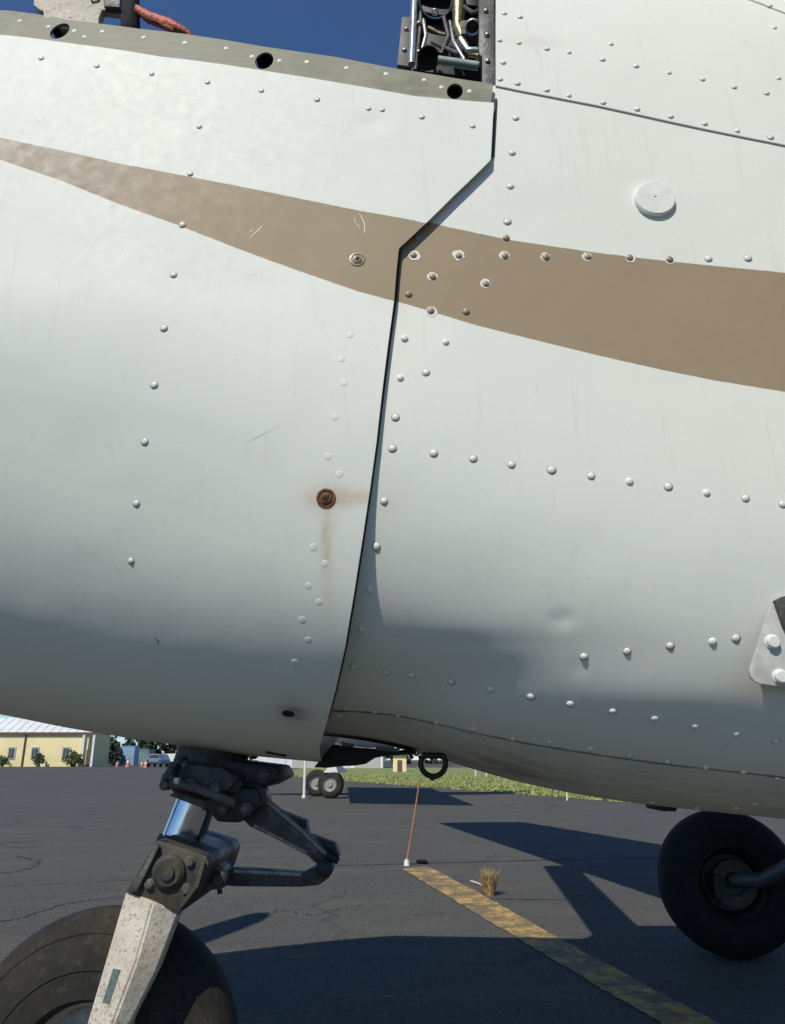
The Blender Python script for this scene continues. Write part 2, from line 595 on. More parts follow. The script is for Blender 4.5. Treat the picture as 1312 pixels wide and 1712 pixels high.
def cowl_off(t):
    # stands proud of the fuselage skin, more so round the belly
    k = min(1.0, max(0.0, (-math.sin(t) - 0.32) / 0.62))
    k = k * k * (3 - 2 * k)
    return 0.0135 + 0.046 * k
def coords(p):
    q = p - C0
    u = q.dot(EU)
    return u, math.atan2(q.dot(EV), q.dot(EW))

def grid_bvh(us, ts, fn):
    vs_, fs_ = [], []
    n = len(ts)
    for u in us:
        for t in ts: vs_.append(fn(u, t))
    for i in range(len(us) - 1):
        for j in range(n - 1):
            fs_.append((i * n + j, (i + 1) * n + j, (i + 1) * n + j + 1, i * n + j + 1))
    return BVHTree.FromPolygons(vs_, fs_)
ts_b = np.linspace(-1.65, 1.45, 140)
B_FUS = grid_bvh(np.linspace(-0.3, 1.7, 60), ts_b, lambda u, t: surf(u, t))
B_COWL = grid_bvh(np.linspace(-1.6, 0.4, 60), ts_b, lambda u, t: surf(u, t, cowl_off(t)))
def hit(b, px, py):
    h = b.ray_cast(CAMP, ray(px, py))
    return h[0], h[1]
def ut(b, px, py):
    l, n = hit(b, px, py)
    if l is None: return None
    return coords(l)
def curve(b, pix):
    pts = [ut(b, *p) for p in pix]
    pts = [p for p in pts if p]
    pts.sort()
    return np.array([p[0] for p in pts]), np.array([p[1] for p in pts])

# dents and ripples of the old skin (position, size, depth)
for px, py, rx, rz, dep in [(940, 1036, .016, .010, -.0028), (780, 1078, .12, .016, -.0014), (968, 1118, .010, .012, -.0015), (690, 1150, .12, .060, -.011), (830, 1140, .11, .050, -.007),
                            (960, 1090, .10, .035, -.002), (1120, 1160, .16, .035, .003), (620, 215, .03, .02, -.002), (1075, 305, .03, .02, -.0015)]:
    l, n = hit(B_FUS, px, py)
    if l: _DENTS.append((l, rx, rz, dep))

air = empty('light_aircraft', G(200, 1700), 'white aircraft with tan side stripe, open nose cowling and rivets filling the foreground', 'aircraft')

up_px = [(-40, 217), (0, 226), (100, 247), (200, 270), (318, 292), (450, 318), (600, 349), (690, 365), (750, 380), (850, 401), (1000, 423), (1120, 437), (1312, 456), (1400, 464)]
lo_px = [(-40, 249), (0, 263), (100, 298), (200, 339), (305, 377), (400, 415), (500, 452), (600, 487), (656, 502), (720, 521), (800, 545), (900, 570), (1000, 594), (1100, 617), (1200, 637), (1312, 655), (1400, 668)]
CU, CL = curve(B_COWL, [p for p in up_px if p[0] < 800]), curve(B_COWL, [p for p in lo_px if p[0] < 800])
FU, FL = curve(B_FUS, [p for p in up_px if p[0] > 500]), curve(B_FUS, [p for p in lo_px if p[0] > 500])
def stripe_sd(u, t, cowl):
    if math.cos(t) < 0: return -1.0
    a, b = (CU, CL) if cowl else (FU, FL)
    tu, tl = np.interp(u, *a), np.interp(u, *b)
    if u < a[0][0]:
        du = u - a[0][0]
        tu += du * (a[1][2] - a[1][0]) / (a[0][2] - a[0][0])
        tl += du * (b[1][2] - b[1][0]) / (b[0][2] - b[0][0])
        if u < a[0][0] - .8: return -1.0
    return float(min(t - tl, tu - t)) * 0.75

def set_attr(o, name, vals):
    a = o.data.attributes.new(name, 'FLOAT', 'POINT')
    a.data.foreach_set('value', np.array(vals, dtype=np.float32))

def in_px(p):
    q = p - CAMP
    zc = q.y * CP + q.z * SP
    return IW / 2 + FPX * q.x / zc, IH / 2 - FPX * (-q.y * SP + q.z * CP) / zc

def shell(name, us_of, ts, nu, off_o, thick, parent, cowl, spots=()):
    """skin: rows over ts, columns over us_of(t, f); closed with an inner face"""
    pts_o, pts_i, st, fd, ru, oi = [], [], [], [], [], []
    fr = np.linspace(0, 1, nu)
    for t0 in ts:
        for f in fr:
            u, t = us_of(t0, f)
            oo = off_o(u, t)
            p = surf(u, t, oo)
            pts_o.append(p)
            pts_i.append(surf(u, t, oo - thick))
            st.append(stripe_sd(u, t, cowl))
            fd.append(float(np.clip((-u - 0.36) / 0.28, 0, 1)) if cowl else 0.0)
            r = 0.0
            for (c, sx, sz, am, ox, oz) in spots:
                q = p - c
                if q.y < 0.5:
                    dx, dz = q.x - ox, q.z - oz
                    r += am * math.exp(-(dx / sx) ** 2 - (dz / sz) ** 2)
            ru.append(min(1, r))
            oi.append(0.0)
    n, m = len(ts), nu
    k = n * m
    fs_ = []
    for j in range(n - 1):
        for i in range(m - 1):
            a, b, c, d = j * m + i, j * m + i + 1, (j + 1) * m + i + 1, (j + 1) * m + i
            fs_.append((a, b, c, d))
            fs_.append((k + a, k + d, k + c, k + b))
    for i in range(m - 1):
        fs_.append((i, k + i, k + i + 1, i + 1))
        a = (n - 1) * m
        fs_.append((a + i, a + i + 1, k + a + i + 1, k + a + i))
    for j in range(n - 1):
        fs_.append((j * m, (j + 1) * m, k + (j + 1) * m, k + j * m))
        a = m - 1
        fs_.append((j * m + a, k + j * m + a, k + (j + 1) * m + a, (j + 1) * m + a))
    o = mk(name, pts_o + pts_i, fs_, M_PAINT, parent, True)
    for nm, v in (('stripe', st), ('fade', fd), ('rust', ru), ('oil_shade', oi)):
        set_attr(o, nm, v + v)
    o.data.set_sharp_from_angle(angle=math.radians(40))
    return o

# --- boundary curves
seam_px = [(827, 150), (826, 168), (821, 262), (760, 322), (667, 413), (663, 450), (659, 500), (648, 580), (638, 660), (629, 740), (618, 820), (606, 900), (592, 990), (577, 1080), (560, 1155), (543, 1215), (534, 1245)]
sp_ = [ut(B_COWL, *p) for p in seam_px]
sp_ = sorted([(t, u) for u, t in [q for q in sp_ if q]])
ST, SU = np.array([q[0] for q in sp_]), np.array([q[1] for q in sp_])
def u_seam(t):
    if t < -math.pi / 2: t = -math.pi - t
    return float(np.interp(t, ST, SU))
skin_top = curve(B_COWL, [(-60, 48), (2, 54), (70, 61), (141, 70), (268, 89), (433, 111), (546, 129), (693, 155), (795, 164), (826, 166)])
rail_top = curve(B_COWL, [(-60, 2), (2, 12), (57, 17), (117, 27), (235, 41), (315, 50), (440, 70), (565, 88), (656, 106), (766, 124), (813, 131), (826, 134)])
U_FRONT = -1.92
def t_skin(u): return float(np.interp(u, *skin_top))
def t_rail(u): return float(np.interp(u, *rail_top))

screw_l = hit(B_COWL, 545, 833)[0]
rustspots = [(screw_l, .030, .020, .5, .0, .0), (screw_l, .045, .012, .55, .035, .0), (screw_l, .006, .05, .45, .0, -.06), (screw_l, .01, .09, .22, .002, -.09)]

def cowl_uv(q, f):
    # q in [-1..1]: -1 far edge, 0 bottom, 1 near edge ; clusters columns to the visible part
    f2 = f ** 0.75
    u, t = -0.5, 0
    for _ in range(5):
        te = t_skin(u)
        t = -math.pi / 2 + q * (te + math.pi / 2)
        u = U_FRONT + f2 * (u_seam(t) - U_FRONT)
    return u, t
qs = np.concatenate([np.linspace(-1, -0.02, 40), np.linspace(0.0, 1.0, 230)])
cowl = shell('lower_cowl', cowl_uv, qs, 170, lambda u, t: cowl_off(t), 0.003, air, True, rustspots)

# fuselage skin, running under the cowl edge
ue = [ut(B_FUS, 829, y) for y in (2, 40, 80, 120, 145)]
ue = sorted([(t, u) for u, t in [q for q in ue if q]])
UET, UEU = np.array([q[0] for q in ue]), np.array([q[1] for q in ue])
t_r0 = ut(B_FUS, 829, 150)[1]
def u_edge(t):
    tt = t if t > -math.pi / 2 else -math.pi - t
    if tt > t_r0: return float(np.interp(tt, UET, UEU))
    return max(-0.11, u_seam(tt) - 0.03) if tt > -1.0 else -0.11 - 0 * tt
U_END = 7.4
def fus_uv(t, f):
    u0 = u_edge(t)
    # dense to u=1.5 then coarse
    if f < 0.72: u = u0 + (1.5 - u0) * f / 0.72
    else: u = 1.5 + (U_END - 1.5) * ((f - 0.72) / 0.28) ** 1.3
    return u, t
tsf = np.concatenate([np.linspace(-math.pi - 1.5, -1.75, 50), np.linspace(-1.7, 1.3, 230), np.linspace(1.33, 1.62, 12)])
fus_rust = [(hit(B_FUS, 880, 72)[0], .05, .018, .18, .02, 0), (hit(B_FUS, 650, 838)[0], .03, .02, .14, 0, 0)]
fus = shell('fuselage_skin', fus_uv, tsf, 190, lambda u, t: 0.0, 0.002, air, False, fus_rust)

# lapped skins: upper panel and belly panel
pl = curve(B_FUS, [(826, 145), (900, 160), (1000, 180), (1150, 212), (1309, 245), (1400, 264)])
pl2 = curve(B_FUS, [(1120, -35), (1235, 0), (1309, 27), (1400, 58)])
def upper_uv(q, f):
    u = 0.0
    for _ in range(4):
        tb = float(np.interp(u, *pl))
        t = tb + (1.25 - tb) * q
        u0 = u_edge(max(t, t_r0 + .01)) - 0.001
        u = u0 + (1.45 - u0) * f
    return u, t
upper = shell('upper_skin', upper_uv, np.linspace(0, 1, 60), 110, lambda u, t: 0.0035, 0.0030, air, False, [(hit(B_FUS, 880, 72)[0], .05, .015, .22, .02, 0)])
def upper2_uv(q, f):
    u = 0.7
    for _ in range(4):
        tb = float(np.interp(u, *pl2))
        t = tb + (1.28 - tb) * q
        u = pl2[0][0] + (1.46 - pl2[0][0]) * f
    return u, t
upper2 = shell('roof_skin', upper2_uv, np.linspace(0, 1, 20), 50, lambda u, t: 0.0065, 0.0028, air, False)
bl = curve(B_FUS, [(552, 1190), (600, 1194), (660, 1202), (729, 1214), (800, 1228), (880, 1243), (1000, 1262), (1130, 1280), (1250, 1293), (1312, 1300)])
def belly_uv(q, f):
    u = -0.11 + 1.56 * f
    tb = float(np.interp(u, *bl))
    return u, tb + (-math.pi - tb - tb) * q if False else tb + ((-math.pi - tb) - tb) * q
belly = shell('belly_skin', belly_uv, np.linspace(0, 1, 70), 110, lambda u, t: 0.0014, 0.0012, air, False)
oil_shade = []
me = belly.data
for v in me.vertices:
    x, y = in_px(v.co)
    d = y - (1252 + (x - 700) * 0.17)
    oil_shade.append(float(np.exp(-((d - 8) / 16) ** 2) * np.clip(1 - abs(x - 830) / 170, 0, 1)) * 0.9)
me.attributes['oil_shade'].data.foreach_set('value', np.array(oil_shade, dtype=np.float32))

# oily smudges: around the cowl drain, and streaks plus painted shade over the belly panel
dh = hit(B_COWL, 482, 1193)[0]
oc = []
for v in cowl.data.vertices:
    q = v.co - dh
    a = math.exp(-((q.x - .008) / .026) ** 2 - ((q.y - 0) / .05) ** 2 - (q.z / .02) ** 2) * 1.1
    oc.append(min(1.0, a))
cowl.data.attributes['oil_shade'].data.foreach_set('value', np.array(oc, dtype=np.float32))
oil_shade = [min(1.0, a + .34) for a in oil_shade]  # even lift darkens the whole panel, underside shade painted in
belly.data.attributes['oil_shade'].data.foreach_set('value', np.array(oil_shade, dtype=np.float32))

def bvh_of(*objs):
    vs_, fs_ = [], []
    for o in objs:
        k = len(vs_)
        vs_ += [v.co.copy() for v in o.data.vertices]
        fs_ += [tuple(k + i for i in p.vertices) for p in o.data.polygons]
    return BVHTree.FromPolygons(vs_, fs_)
sl = []
for x in range(556, 1400, 14):
    q = ut(B_FUS, x, np.interp(x, [552, 600, 660, 729, 800, 880, 1000, 1130, 1250, 1312, 1400], [1189, 1193, 1201, 1213, 1227, 1242, 1261, 1279, 1292, 1299, 1309]))
    if q: sl.append(surf(q[0], q[1], .0012))
tube('sealant_joint', sl, [.0013 + .0006 * math.sin(k * 1.7) for k in range(len(sl))], simple('dull_sealant', (.17, .165, .14), .85, 0, .6, 14), belly, 6)
BV = {o.name: bvh_of(o) for o in (cowl, fus, upper, upper2, belly)}

# dark strip standing in for the shaded gap beside the cowl edge
ss = []
for (xa, ya), (xb, yb) in zip(seam_px[1:], seam_px[2:16]):
    for f in (0, .25, .5, .75):
        q = ut(B_FUS, xa + (xb - xa) * f + 2.5, ya + (yb - ya) * f)
        if q: ss.append(surf(q[0], q[1], .0015))
tube('gap_shade_strip', ss, [.0028 if k < 14 else .0028 - .0016 * min(1, (k - 14) / 20) for k in range(len(ss))], simple('gap_shade_grey', (.035, .038, .042), .8), fus, 8)

# --- cowl rail with real socket holes
B_RAIL = grid_bvh(np.linspace(-1.5, 0.4, 80), np.linspace(0.2, 1.4, 80), lambda u, t: surf(u, t, 0.011))
hole_px = [(102, 48, 15.5), (443, 97, 15), (761, 148, 13.5)]
def rail_mesh():
    us = np.linspace(skin_top[0][0] + 0.005, u_seam(0.9) - 0.004, 90)
    us = [u for u in us]
    verts2, edges = [], []
    lo = [(u, t_skin(u) - 0.018) for u in us]
    hi = [(u, t_rail(u)) for u in us]
    ring = lo + hi[::-1]
    K = 0.78   # metres per radian, so that holes stay round
    pts = [Vector((u, t * K)) for u, t in ring]
    n = len(pts)
    edges = [(i, (i + 1) % n) for i in range(n)]
    holes = []
    for px, py, rp_ in hole_px:
        c = ut(B_RAIL, px, py)
        l, nn = hit(B_RAIL, px, py)
        q = l - CAMP
        r = rp_ * (q.y * CP + q.z * SP) / FPX
        hc = Vector((c[0], c[1] * K))
        holes.append((hc, r, l, nn))
        k = len(pts)
        for a in range(20):
            pts.append(hc + Vector((math.cos(a * math.pi / 10), math.sin(a * math.pi / 10))) * r)
        edges += [(k + a, k + (a + 1) % 20) for a in range(20)]
    # interior points for a smooth bend
    for u in us[::2]:
        for q in (0.33, 0.66):
            p = Vector((u, (t_skin(u) + (t_rail(u) - t_skin(u)) * q) * K))
            if all((p - h[0]).length > h[1] * 1.15 for h in holes): pts.append(p)
    v2, e2, f2, *_ = delaunay_2d_cdt(pts, edges, [], 1, 1e-5)
    faces = []
    for f in f2:
        c = sum((v2[i] for i in f), Vector((0, 0))) / len(f)
        if any((c - h[0]).length < h[1] * 0.97 for h in holes): continue
        faces.append(tuple(f))
    a = [surf(p.x, p.y / K, 0.011) for p in v2]
    b = [surf(p.x, p.y / K, 0.0065) for p in v2]
    k = len(a)
    cnt = {}
    for f in faces:
        for i in range(len(f)):
            e = (f[i], f[(i + 1) % len(f)])
            cnt[tuple(sorted(e))] = None if tuple(sorted(e)) in cnt else e
    fs_ = list(faces) + [tuple(k + i for i in f[::-1]) for f in faces]
    for e in cnt.values():
        if e: fs_.append((e[1], e[0], k + e[0], k + e[1]))
    o = mk('cowl_rail', a + b, fs_, M_RAIL, air, False)
    return o, holes
rail, holes = rail_mesh()
BV[rail.name] = bvh_of(rail)
for hc, r, l, nn in holes:
    if nn.dot(CAMP - l) < 0: nn = -nn
    lathe('socket_cup', l - nn * 0.006, nn, [(r * 0.99, 0.003), (r * 0.99, -0.03), (0, -0.03)], M_HOLE, rail, 20)
# the far rail edge of the opened cowl, folded inward along the whole top
# --- fasteners
M_GRIME = simple('rivet_grime', (.36, .35, .30), .8, 0, .5, 250)
def dome_mesh(name, r, h, mat, seg=12, rim=0.0):
    bm = bmesh.new()
    if rim:
        bm_lathe(bm, (0, 0, 0), (0, 0, 1), [(r * (1 + rim), -.0004), (r * (1 + rim), .0003), (r * .9, .0004)], seg)
    nring = len(bm.faces)
    prof = [(r * 1.02, -0.001), (r, 0.0)] + [(r * math.cos(a), h * math.sin(a)) for a in (0.45, 0.85, 1.2)] + [(0, h)]
    bm_lathe(bm, (0, 0, 0), (0, 0, 1), prof, seg)
    me = bpy.data.meshes.new(name)
    bmesh.ops.recalc_face_normals(bm, faces=bm.faces)
    bm.faces.ensure_lookup_table()
    for i in range(nring): bm.faces[i].material_index = 1
    bm.to_mesh(me)
    bm.free()
    me.polygons.foreach_set('use_smooth', [True] * len(me.polygons))
    me.materials.append(mat)
    me.materials.append(M_GRIME)
    return me
R_BIG = dome_mesh('rivet', 0.0063, 0.0036, M_WHITE, 14, .14)
R_BIG2 = dome_mesh('rivet', 0.0061, 0.0031, M_WHITE, 14, .22)
R_BIG3 = dome_mesh('rivet', 0.0064, 0.0038, M_WHITE, 14)
R_TAN = dome_mesh('rivet', 0.0066, 0.0040, M_TANR)
R_SML = dome_mesh('rivet', 0.0047, 0.0024, M_WHITE, 12, .2)
R_FLU = dome_mesh('flush_rivet', 0.0060, 0.0005, simple('matt_white_paint', (0.735, 0.745, 0.66), 0.57, 0, .05, 40, 0, .28))
R_RAIL = dome_mesh('rail_rivet', 0.0048, 0.0012, M_CHIP)
CHIP = []
for k in range(4):
    rr = random.Random(k)
    n = 16
    vv = [(math.cos(2 * math.pi * a / n) * .0098 * rr.uniform(.85, 1.2), math.sin(2 * math.pi * a / n) * .0098 * rr.uniform(.85, 1.2), 0.0005) for a in range(n)]
    me = bpy.data.meshes.new('paint_chip')
    me.from_pydata(vv, [], [tuple(range(n))])
    me.materials.append(M_CHIP)
    CHIP.append(me)
def on_skin(objs, px, py):
    best = None
    for o in objs:
        l, n, *_ = BV[o.name].ray_cast(CAMP, ray(px, py))
        if l is not None:
            d = (l - CAMP).length
            if best is None or d < best[0]: best = (d, l, n, o)
    return best
def surf_matrix(l, n, spin=0.0):
    if n.dot(CAMP - l) < 0: n = -n
    return Matrix.Translation(l) @ n.to_track_quat('Z', 'Y').to_matrix().to_4x4() @ Matrix.Rotation(spin, 4, 'Z')
def rivet(objs, px, py, me, name='rivet', sc=1.0):
    h = on_skin(objs, px, py)
    if not h: return None
    if me is R_BIG: me = random.choice((R_BIG, R_BIG, R_BIG2, R_BIG3))
    m = surf_matrix(h[1], h[2], random.uniform(0, 6)) @ Matrix.Scale(sc * random.uniform(.94, 1.06), 4)
    return put(name, me, h[3], m)
SK = (fus, upper, upper2, belly)

small_cowl = [(69, 98), (162, 111), (254, 124), (347, 138), (437, 152), (530, 167), (616, 182), (639, 184), (705, 196), (790, 211), (333, 212), (318, 291)]
for x, y in small_cowl: rivet((cowl,), x, y, R_SML)
for x, y in [(305, 376), (290, 460), (274, 549), (258, 644), (242, 739), (228, 842), (219, 938)]: rivet((cowl,), x, y, R_SML, sc=1.2)
for x, y in [(560, 697), (548, 763), (567, 793), (524, 915), (543, 942), (515, 980), (533, 1007), (505, 1036), (515, 1070), (493, 1107), (575, 640), (585, 560), (571, 600)]: rivet((cowl,), x, y, R_FLU, 'flush_rivet')
upr = [(843, 23), (869, 29), (835, 68), (867, 72), (914, 82), (951, 88), (1021, 74), (1007, 100), (1063, 111), (1118, 122), (1174, 133), (1227, 146), (1301, 131), (1281, 156), (1294, 47), (1287, 10),
       (841, 105), (836, 133), (865, 140), (914, 151), (951, 160), (1008, 172), (1065, 183), (1121, 195), (1178, 207), (1232, 219), (1288, 230)]
for x, y in upr: rivet(SK, x, y, R_BIG, sc=0.86)
mid = [(862, 198), (856, 256), (853, 312), (848, 371), (1184, 433), (1250, 432), (676, 566), (745, 572), (712, 623), (669, 632), (661, 698), (656, 750), (725, 758), (791, 767), (855, 777), (922, 786), (988, 796),
       (1052, 805), (1117, 814), (1181, 824), (1246, 833), (1308, 843), (642, 838), (629, 914), (618, 986), (603, 1052), (590, 1115), (646, 1124), (687, 1129), (754, 1140), (820, 1153), (887, 1165), (953, 1177),
       (1024, 1189), (1094, 1201), (1161, 1214), (1230, 1227), (1297, 1239), (976, 1098), (1048, 1089), (1120, 1080), (1191, 1073), (1230, 1067)]
for x, y in mid: rivet(SK, x, y, R_BIG)
for x, y in [(575, 1183), (567, 1196), (626, 1190), (666, 1197), (729, 1208), (791, 1219), (857, 1235), (918, 1240), (987, 1252), (1052, 1263), (1116, 1273), (1180, 1283), (1242, 1291), (1298, 1299), (1165, 1350), (1230, 1350), (1262, 1343), (1090, 1340)]:
    rivet(SK, x, y, R_BIG, sc=0.85)
for x, y in [(819, 264), (779, 307), (740, 349)]: rivet(SK, x, y, R_SML)
k = 0
for x, y, chip in [(846, 398, 0), (844, 428, 1), (912, 430, 1), (982, 430, 1), (1052, 431, 1), (1119, 434, 1), (691, 427, 1), (767, 428, 1), (723, 463, 1), (812, 475, 1), (683, 492, 0), (720, 520, 1), (779, 521, 0), (698, 398, 0)]:
    if chip:
        h = on_skin(SK, x, y)
        put('paint_chip', CHIP[k % 4], h[3], surf_matrix(h[1], h[2], k) @ Matrix.Translation((.0012 * (k % 3 - 1), .0012, 0)) @ Matrix.Diagonal(((1.05 if x in (691, 767, 720) else .88), (1.05 if x in (691, 767, 720) else .84), 1, 1)))
        k += 1
    rivet(SK, x, y, R_TAN)
for x, y in [(33, 35), (81, 45), (124, 52), (141, 62), (171, 53), (240, 63), (309, 72), (378, 81), (421, 95), (467, 102), (513, 104), (579, 114), (645, 124), (709, 134), (738, 146), (785, 153)]:
    rivet((rail,), x, y, R_RAIL, 'rail_rivet')

# cross-head screws: washer, head, recess
def screw(px, py, r, mat_w, mat_h, name):
    h = on_skin((cowl,), px, py)
    wm = surf_matrix(h[1], h[2], 0.2)
    bm = bmesh.new()
    bm_lathe(bm, (0, 0, 0), (0, 0, 1), [(r, -.0005), (r, .0012), (r * .78, .0018), (r * .74, .0006), (r * .62, .0006), (r * .60, .0022), (r * .5, .0032), (0, .0034)], 28)
    o = from_bm(name, bm, mat_w, cowl, True, wm)
    bm = bmesh.new()
    for a in (0, math.pi / 2):
        q = Matrix.Rotation(a, 4, 'Z')
        bm_prism(bm, [q @ Vector(v) for v in ((-r * .33, -r * .09, .003), (r * .33, -r * .09, .003), (r * .33, r * .09, .003), (-r * .33, r * .09, .003))], (0, 0, .0009 + a * .0002))
    from_bm('cross_recess', bm, M_HOLE, cowl, False, wm)
    return o
screw(597, 434, .0135, M_TANR, M_STEEL, 'cross_head_screw')
screw(545, 833, .0155, M_RUST, M_RUST, 'rusty_screw')['label'] = 'rusty cross head screw with orange streaks'

# inspection disc
h = on_skin((fus,), 1093, 336)
bm = bmesh.new()
bm_lathe(bm, (0, 0, 0), (0, 0, 1), [(.036, -.002), (.036, .0072), (.034, .0090), (.003, .0094), (.002, .0078), (0, .0078)], 44)
from_bm('inspection_disc', bm, M_WHITE, fus, True, surf_matrix(h[1], h[2]))

# drain opening and scars on the lower cowl
h = on_skin((cowl,), 482, 1193)
bm = bmesh.new()
bm_lathe(bm, (0, 0, 0), (0, 0, 1), [(.012, -.001), (.0115, .0008), (.009, .0008), (.008, .0005), (0, .0005)], 24)
from_bm('drain_hole', bm, M_HOLE, cowl, True, surf_matrix(h[1], h[2]) @ Matrix.Diagonal((1, .8, 1, 1)))
for (a, b) in [((445, 1256), (478, 1262)), ((440, 1269), (500, 1272))]:
    pts = []
    for q in (0, .33, .66, 1):
        hh = on_skin((cowl,), a[0] + (b[0] - a[0]) * q, a[1] + (b[1] - a[1]) * q)
        if hh: pts.append(hh[1])
    if len(pts) > 1: tube('cowl_louvre', pts, .004, M_HOLE, cowl, 8)

# scratches through the paint
def scratch(x0, y0, x1, y1, w, mat, n=6):
    vv, ff = [], []
    for k in range(n + 1):
        f = k / n
        hh = on_skin((cowl, fus), x0 + (x1 - x0) * f + 3 * math.sin(f * 5 + x0), y0 + (y1 - y0) * f)
        nn = hh[2] if hh[2].dot(CAMP - hh[1]) > 0 else -hh[2]
        d = Vector((y1 - y0, 0, x1 - x0)).normalized()
        ww = w * math.sin(math.pi * (f * .9 + .05)) * random.uniform(.6, 1.2)
        vv += [hh[1] + nn * .0005 + d * ww, hh[1] + nn * .0005 - d * ww]
    for k in range(n): ff.append((2 * k, 2 * k + 1, 2 * k + 3, 2 * k + 2))
    mk('scratch', vv, ff, mat, cowl, False)
M_SCR = simple('grey_scuff', (.62, .63, .57), .6, 0, .3, 200)
for q in [(418, 404, 437, 376, .0012, M_CHIP), (414, 390, 424, 382, .0009, M_CHIP), (602, 354, 610, 392, .0010, M_CHIP), (594, 362, 598, 384, .0007, M_CHIP),
          (412, 742, 468, 708, .00035, M_SCR), (262, 1066, 263, 1076, .0010, M_HOLE), (700, 1080, 706, 1084, .002, M_SCR)]:
    scratch(*q)

# --- hinge bracket at the right edge
hb = on_skin((fus,), 1290, 1085)
wmb = surf_matrix(hb[1], hb[2])
n0 = (wmb.to_3x3() @ Vector((0, 0, 1))).normalized()
def on_plane(px, py, l, n):
    d = ray(px, py)
    return CAMP + d * ((l - CAMP).dot(n) / d.dot(n))
br = [(1310, 996), (1296, 1003), (1284, 1022), (1268, 1075), (1256, 1112), (1253, 1122), (1255, 1132), (1261, 1139), (1270, 1143), (1290, 1146), (1350, 1150), (1390, 1148), (1385, 1040), (1350, 1000)]
nb = (n0 * 0.9 + Vector((0, -0.35, 0.25))).normalized()
bm = bmesh.new()
bm_prism(bm, [on_plane(x, y, hb[1] + n0 * .030, nb) for x, y in br], nb * -.006, .0015)
bracket = from_bm('hinge_bracket', bm, simple('dull_grey_paint', (.50, .50, .45), .5, 0, .15, 60), air, True)
BV[bracket.name] = bvh_of(bracket)
# standoff behind the plate
bm = bmesh.new()
bm_prism(bm, [on_plane(x, y, hb[1] + n0 * .030, nb) - nb * .006 for x, y in [(1290, 1030), (1275, 1100), (1340, 1120), (1350, 1030)]], nb * -.06)
from_bm('bracket_block', bm, M_GREYM, bracket, False)
for x, y in [(1290, 1073), (1303, 1131)]:
    hh = on_skin((bracket,), x, y)
    bm = bmesh.new()
    bm_lathe(bm, (0, 0, 0), (0, 0, 1), [(.0115, -.001), (.0115, .002), (.0095, .0025), (.0095, .008), (.008, .0095), (0, .0098)], 14)
    from_bm('bolt', bm, M_WHITE, bracket, True, surf_matrix(hh[1], hh[2]))
bm = bmesh.new()
bm_prism(bm, [on_plane(x, y, hb[1] + n0 * .040, nb) for x, y in [(1296, 1004), (1312, 996), (1345, 1000), (1345, 1070), (1312, 1050)]], nb * -.012, .002)
from_bm('hinge_arm', bm, M_GREYM, bracket, True)

# --- firewall and what is mounted on it, seen through the open cowl
def YB_(Y): return Y if Y < 1.4 else 1.285 + (Y - 1.44) * 0.5
_P = P
def P(x, y, Y): return _P(x, y, YB_(Y))
def bay(Y0, Y1, name, pix, mat, bevel=.003): return prism(name, pix, YB_(Y0), YB_(Y1), mat, air, bevel)
fu = u_edge(t_r0 + .05) + 0.012
bm = bmesh.new()
ring = [surf(fu, t, -0.012) for t in np.linspace(-math.pi - 1.45, 1.45, 60)]
bm_prism(bm, ring, EU * 0.01)
from_bm('firewall', bm, M_DARKM, air, False)
bay(1.27, 1.30, 'edge_flange', [(800, -60), (826, -60), (828, 145), (806, 139), (806, 95), (801, 90)], M_GREYM, .002)
eb = bay(1.62, 1.75, 'equipment_box', [(690, -70), (806, -70), (806, 130), (692, 118)], M_BLACK)
bm = bmesh.new()
bm_prism(bm, [P(x, y, 1.66) for x, y in ((700, -50), (795, -50), (795, 115), (700, 108))], EU * .16 + Vector((0, .05, 0)))
from_bm('box_mount', bm, M_DARKM, eb)
bay(1.60, 1.70, 'bay_stringer', [(672, 28), (690, 28), (687, 112), (664, 108)], simple('brown_stringer', (.13, .11, .085), .6), .002)
tube('conduit', [P(694, -60, 1.58), P(692, 20, 1.58), P(688, 108, 1.58)], .0085, M_BLUEG, air, 12)
tube('conduit', [P(704, 20, 1.585), P(700, 70, 1.585), P(694, 118, 1.585)], .005, M_GREYM, air, 10)
def ring_obj(name, px, py, Y, r, w, mat, parent, deep=.04):
    c = P(px, py, Y)
    ax = (CAMP - c).normalized()
    if 1.4 < Y: r, w, deep = r * .84, w * .84, deep * .5
    return lathe(name, c, ax, [(r - w, -deep), (r - w, 0), (r - w * .5, w * .4), (r, 0), (r, -deep)], mat, parent, 32)
d1 = ring_obj('air_duct', 729, -2, 1.53, .050, .005, M_STEEL, air, .09)
lathe('duct_throat', P(729, -2, 1.60), (CAMP - P(729, -2, 1.6)), [(.037, 0), (.012, -.01), (0, -.01)], M_HOLE, d1, 24)
ring_obj('duct_fitting', 727, 21, 1.50, .010, .004, M_STEEL, d1, .05)
tube('fuel_pipe', [P(770, -60, 1.5), P(766, 0, 1.5), P(765, 45, 1.5), P(775, 70, 1.5), P(786, 92, 1.5), P(803, 94, 1.49)], [.014, .014, .012, .008, .006, .005], M_BRASS, air, 12)
f1 = ring_obj('hex_fitting', 790, 46, 1.45, .021, .006, M_STEEL, air, .05)
lathe('fitting_core', P(790, 46, 1.46), CAMP - P(790, 46, 1.46), [(.0165, 0), (.006, .006), (0, .006)], M_BLACK, f1, 16)
bay(1.47, 1.52, 'fitting_mount', [(770, 34), (806, 30), (808, 60), (771, 56)], M_GREYM)
bay(1.50, 1.58, 'bay_bracket', [(768, -60), (800, -60), (800, 10), (780, 8)], M_BLACK)
tube('pale_tube', [P(732, 101, 1.44), P(760, 105, 1.44), P(800, 111, 1.44)], .0095, M_GREEN, air, 14)
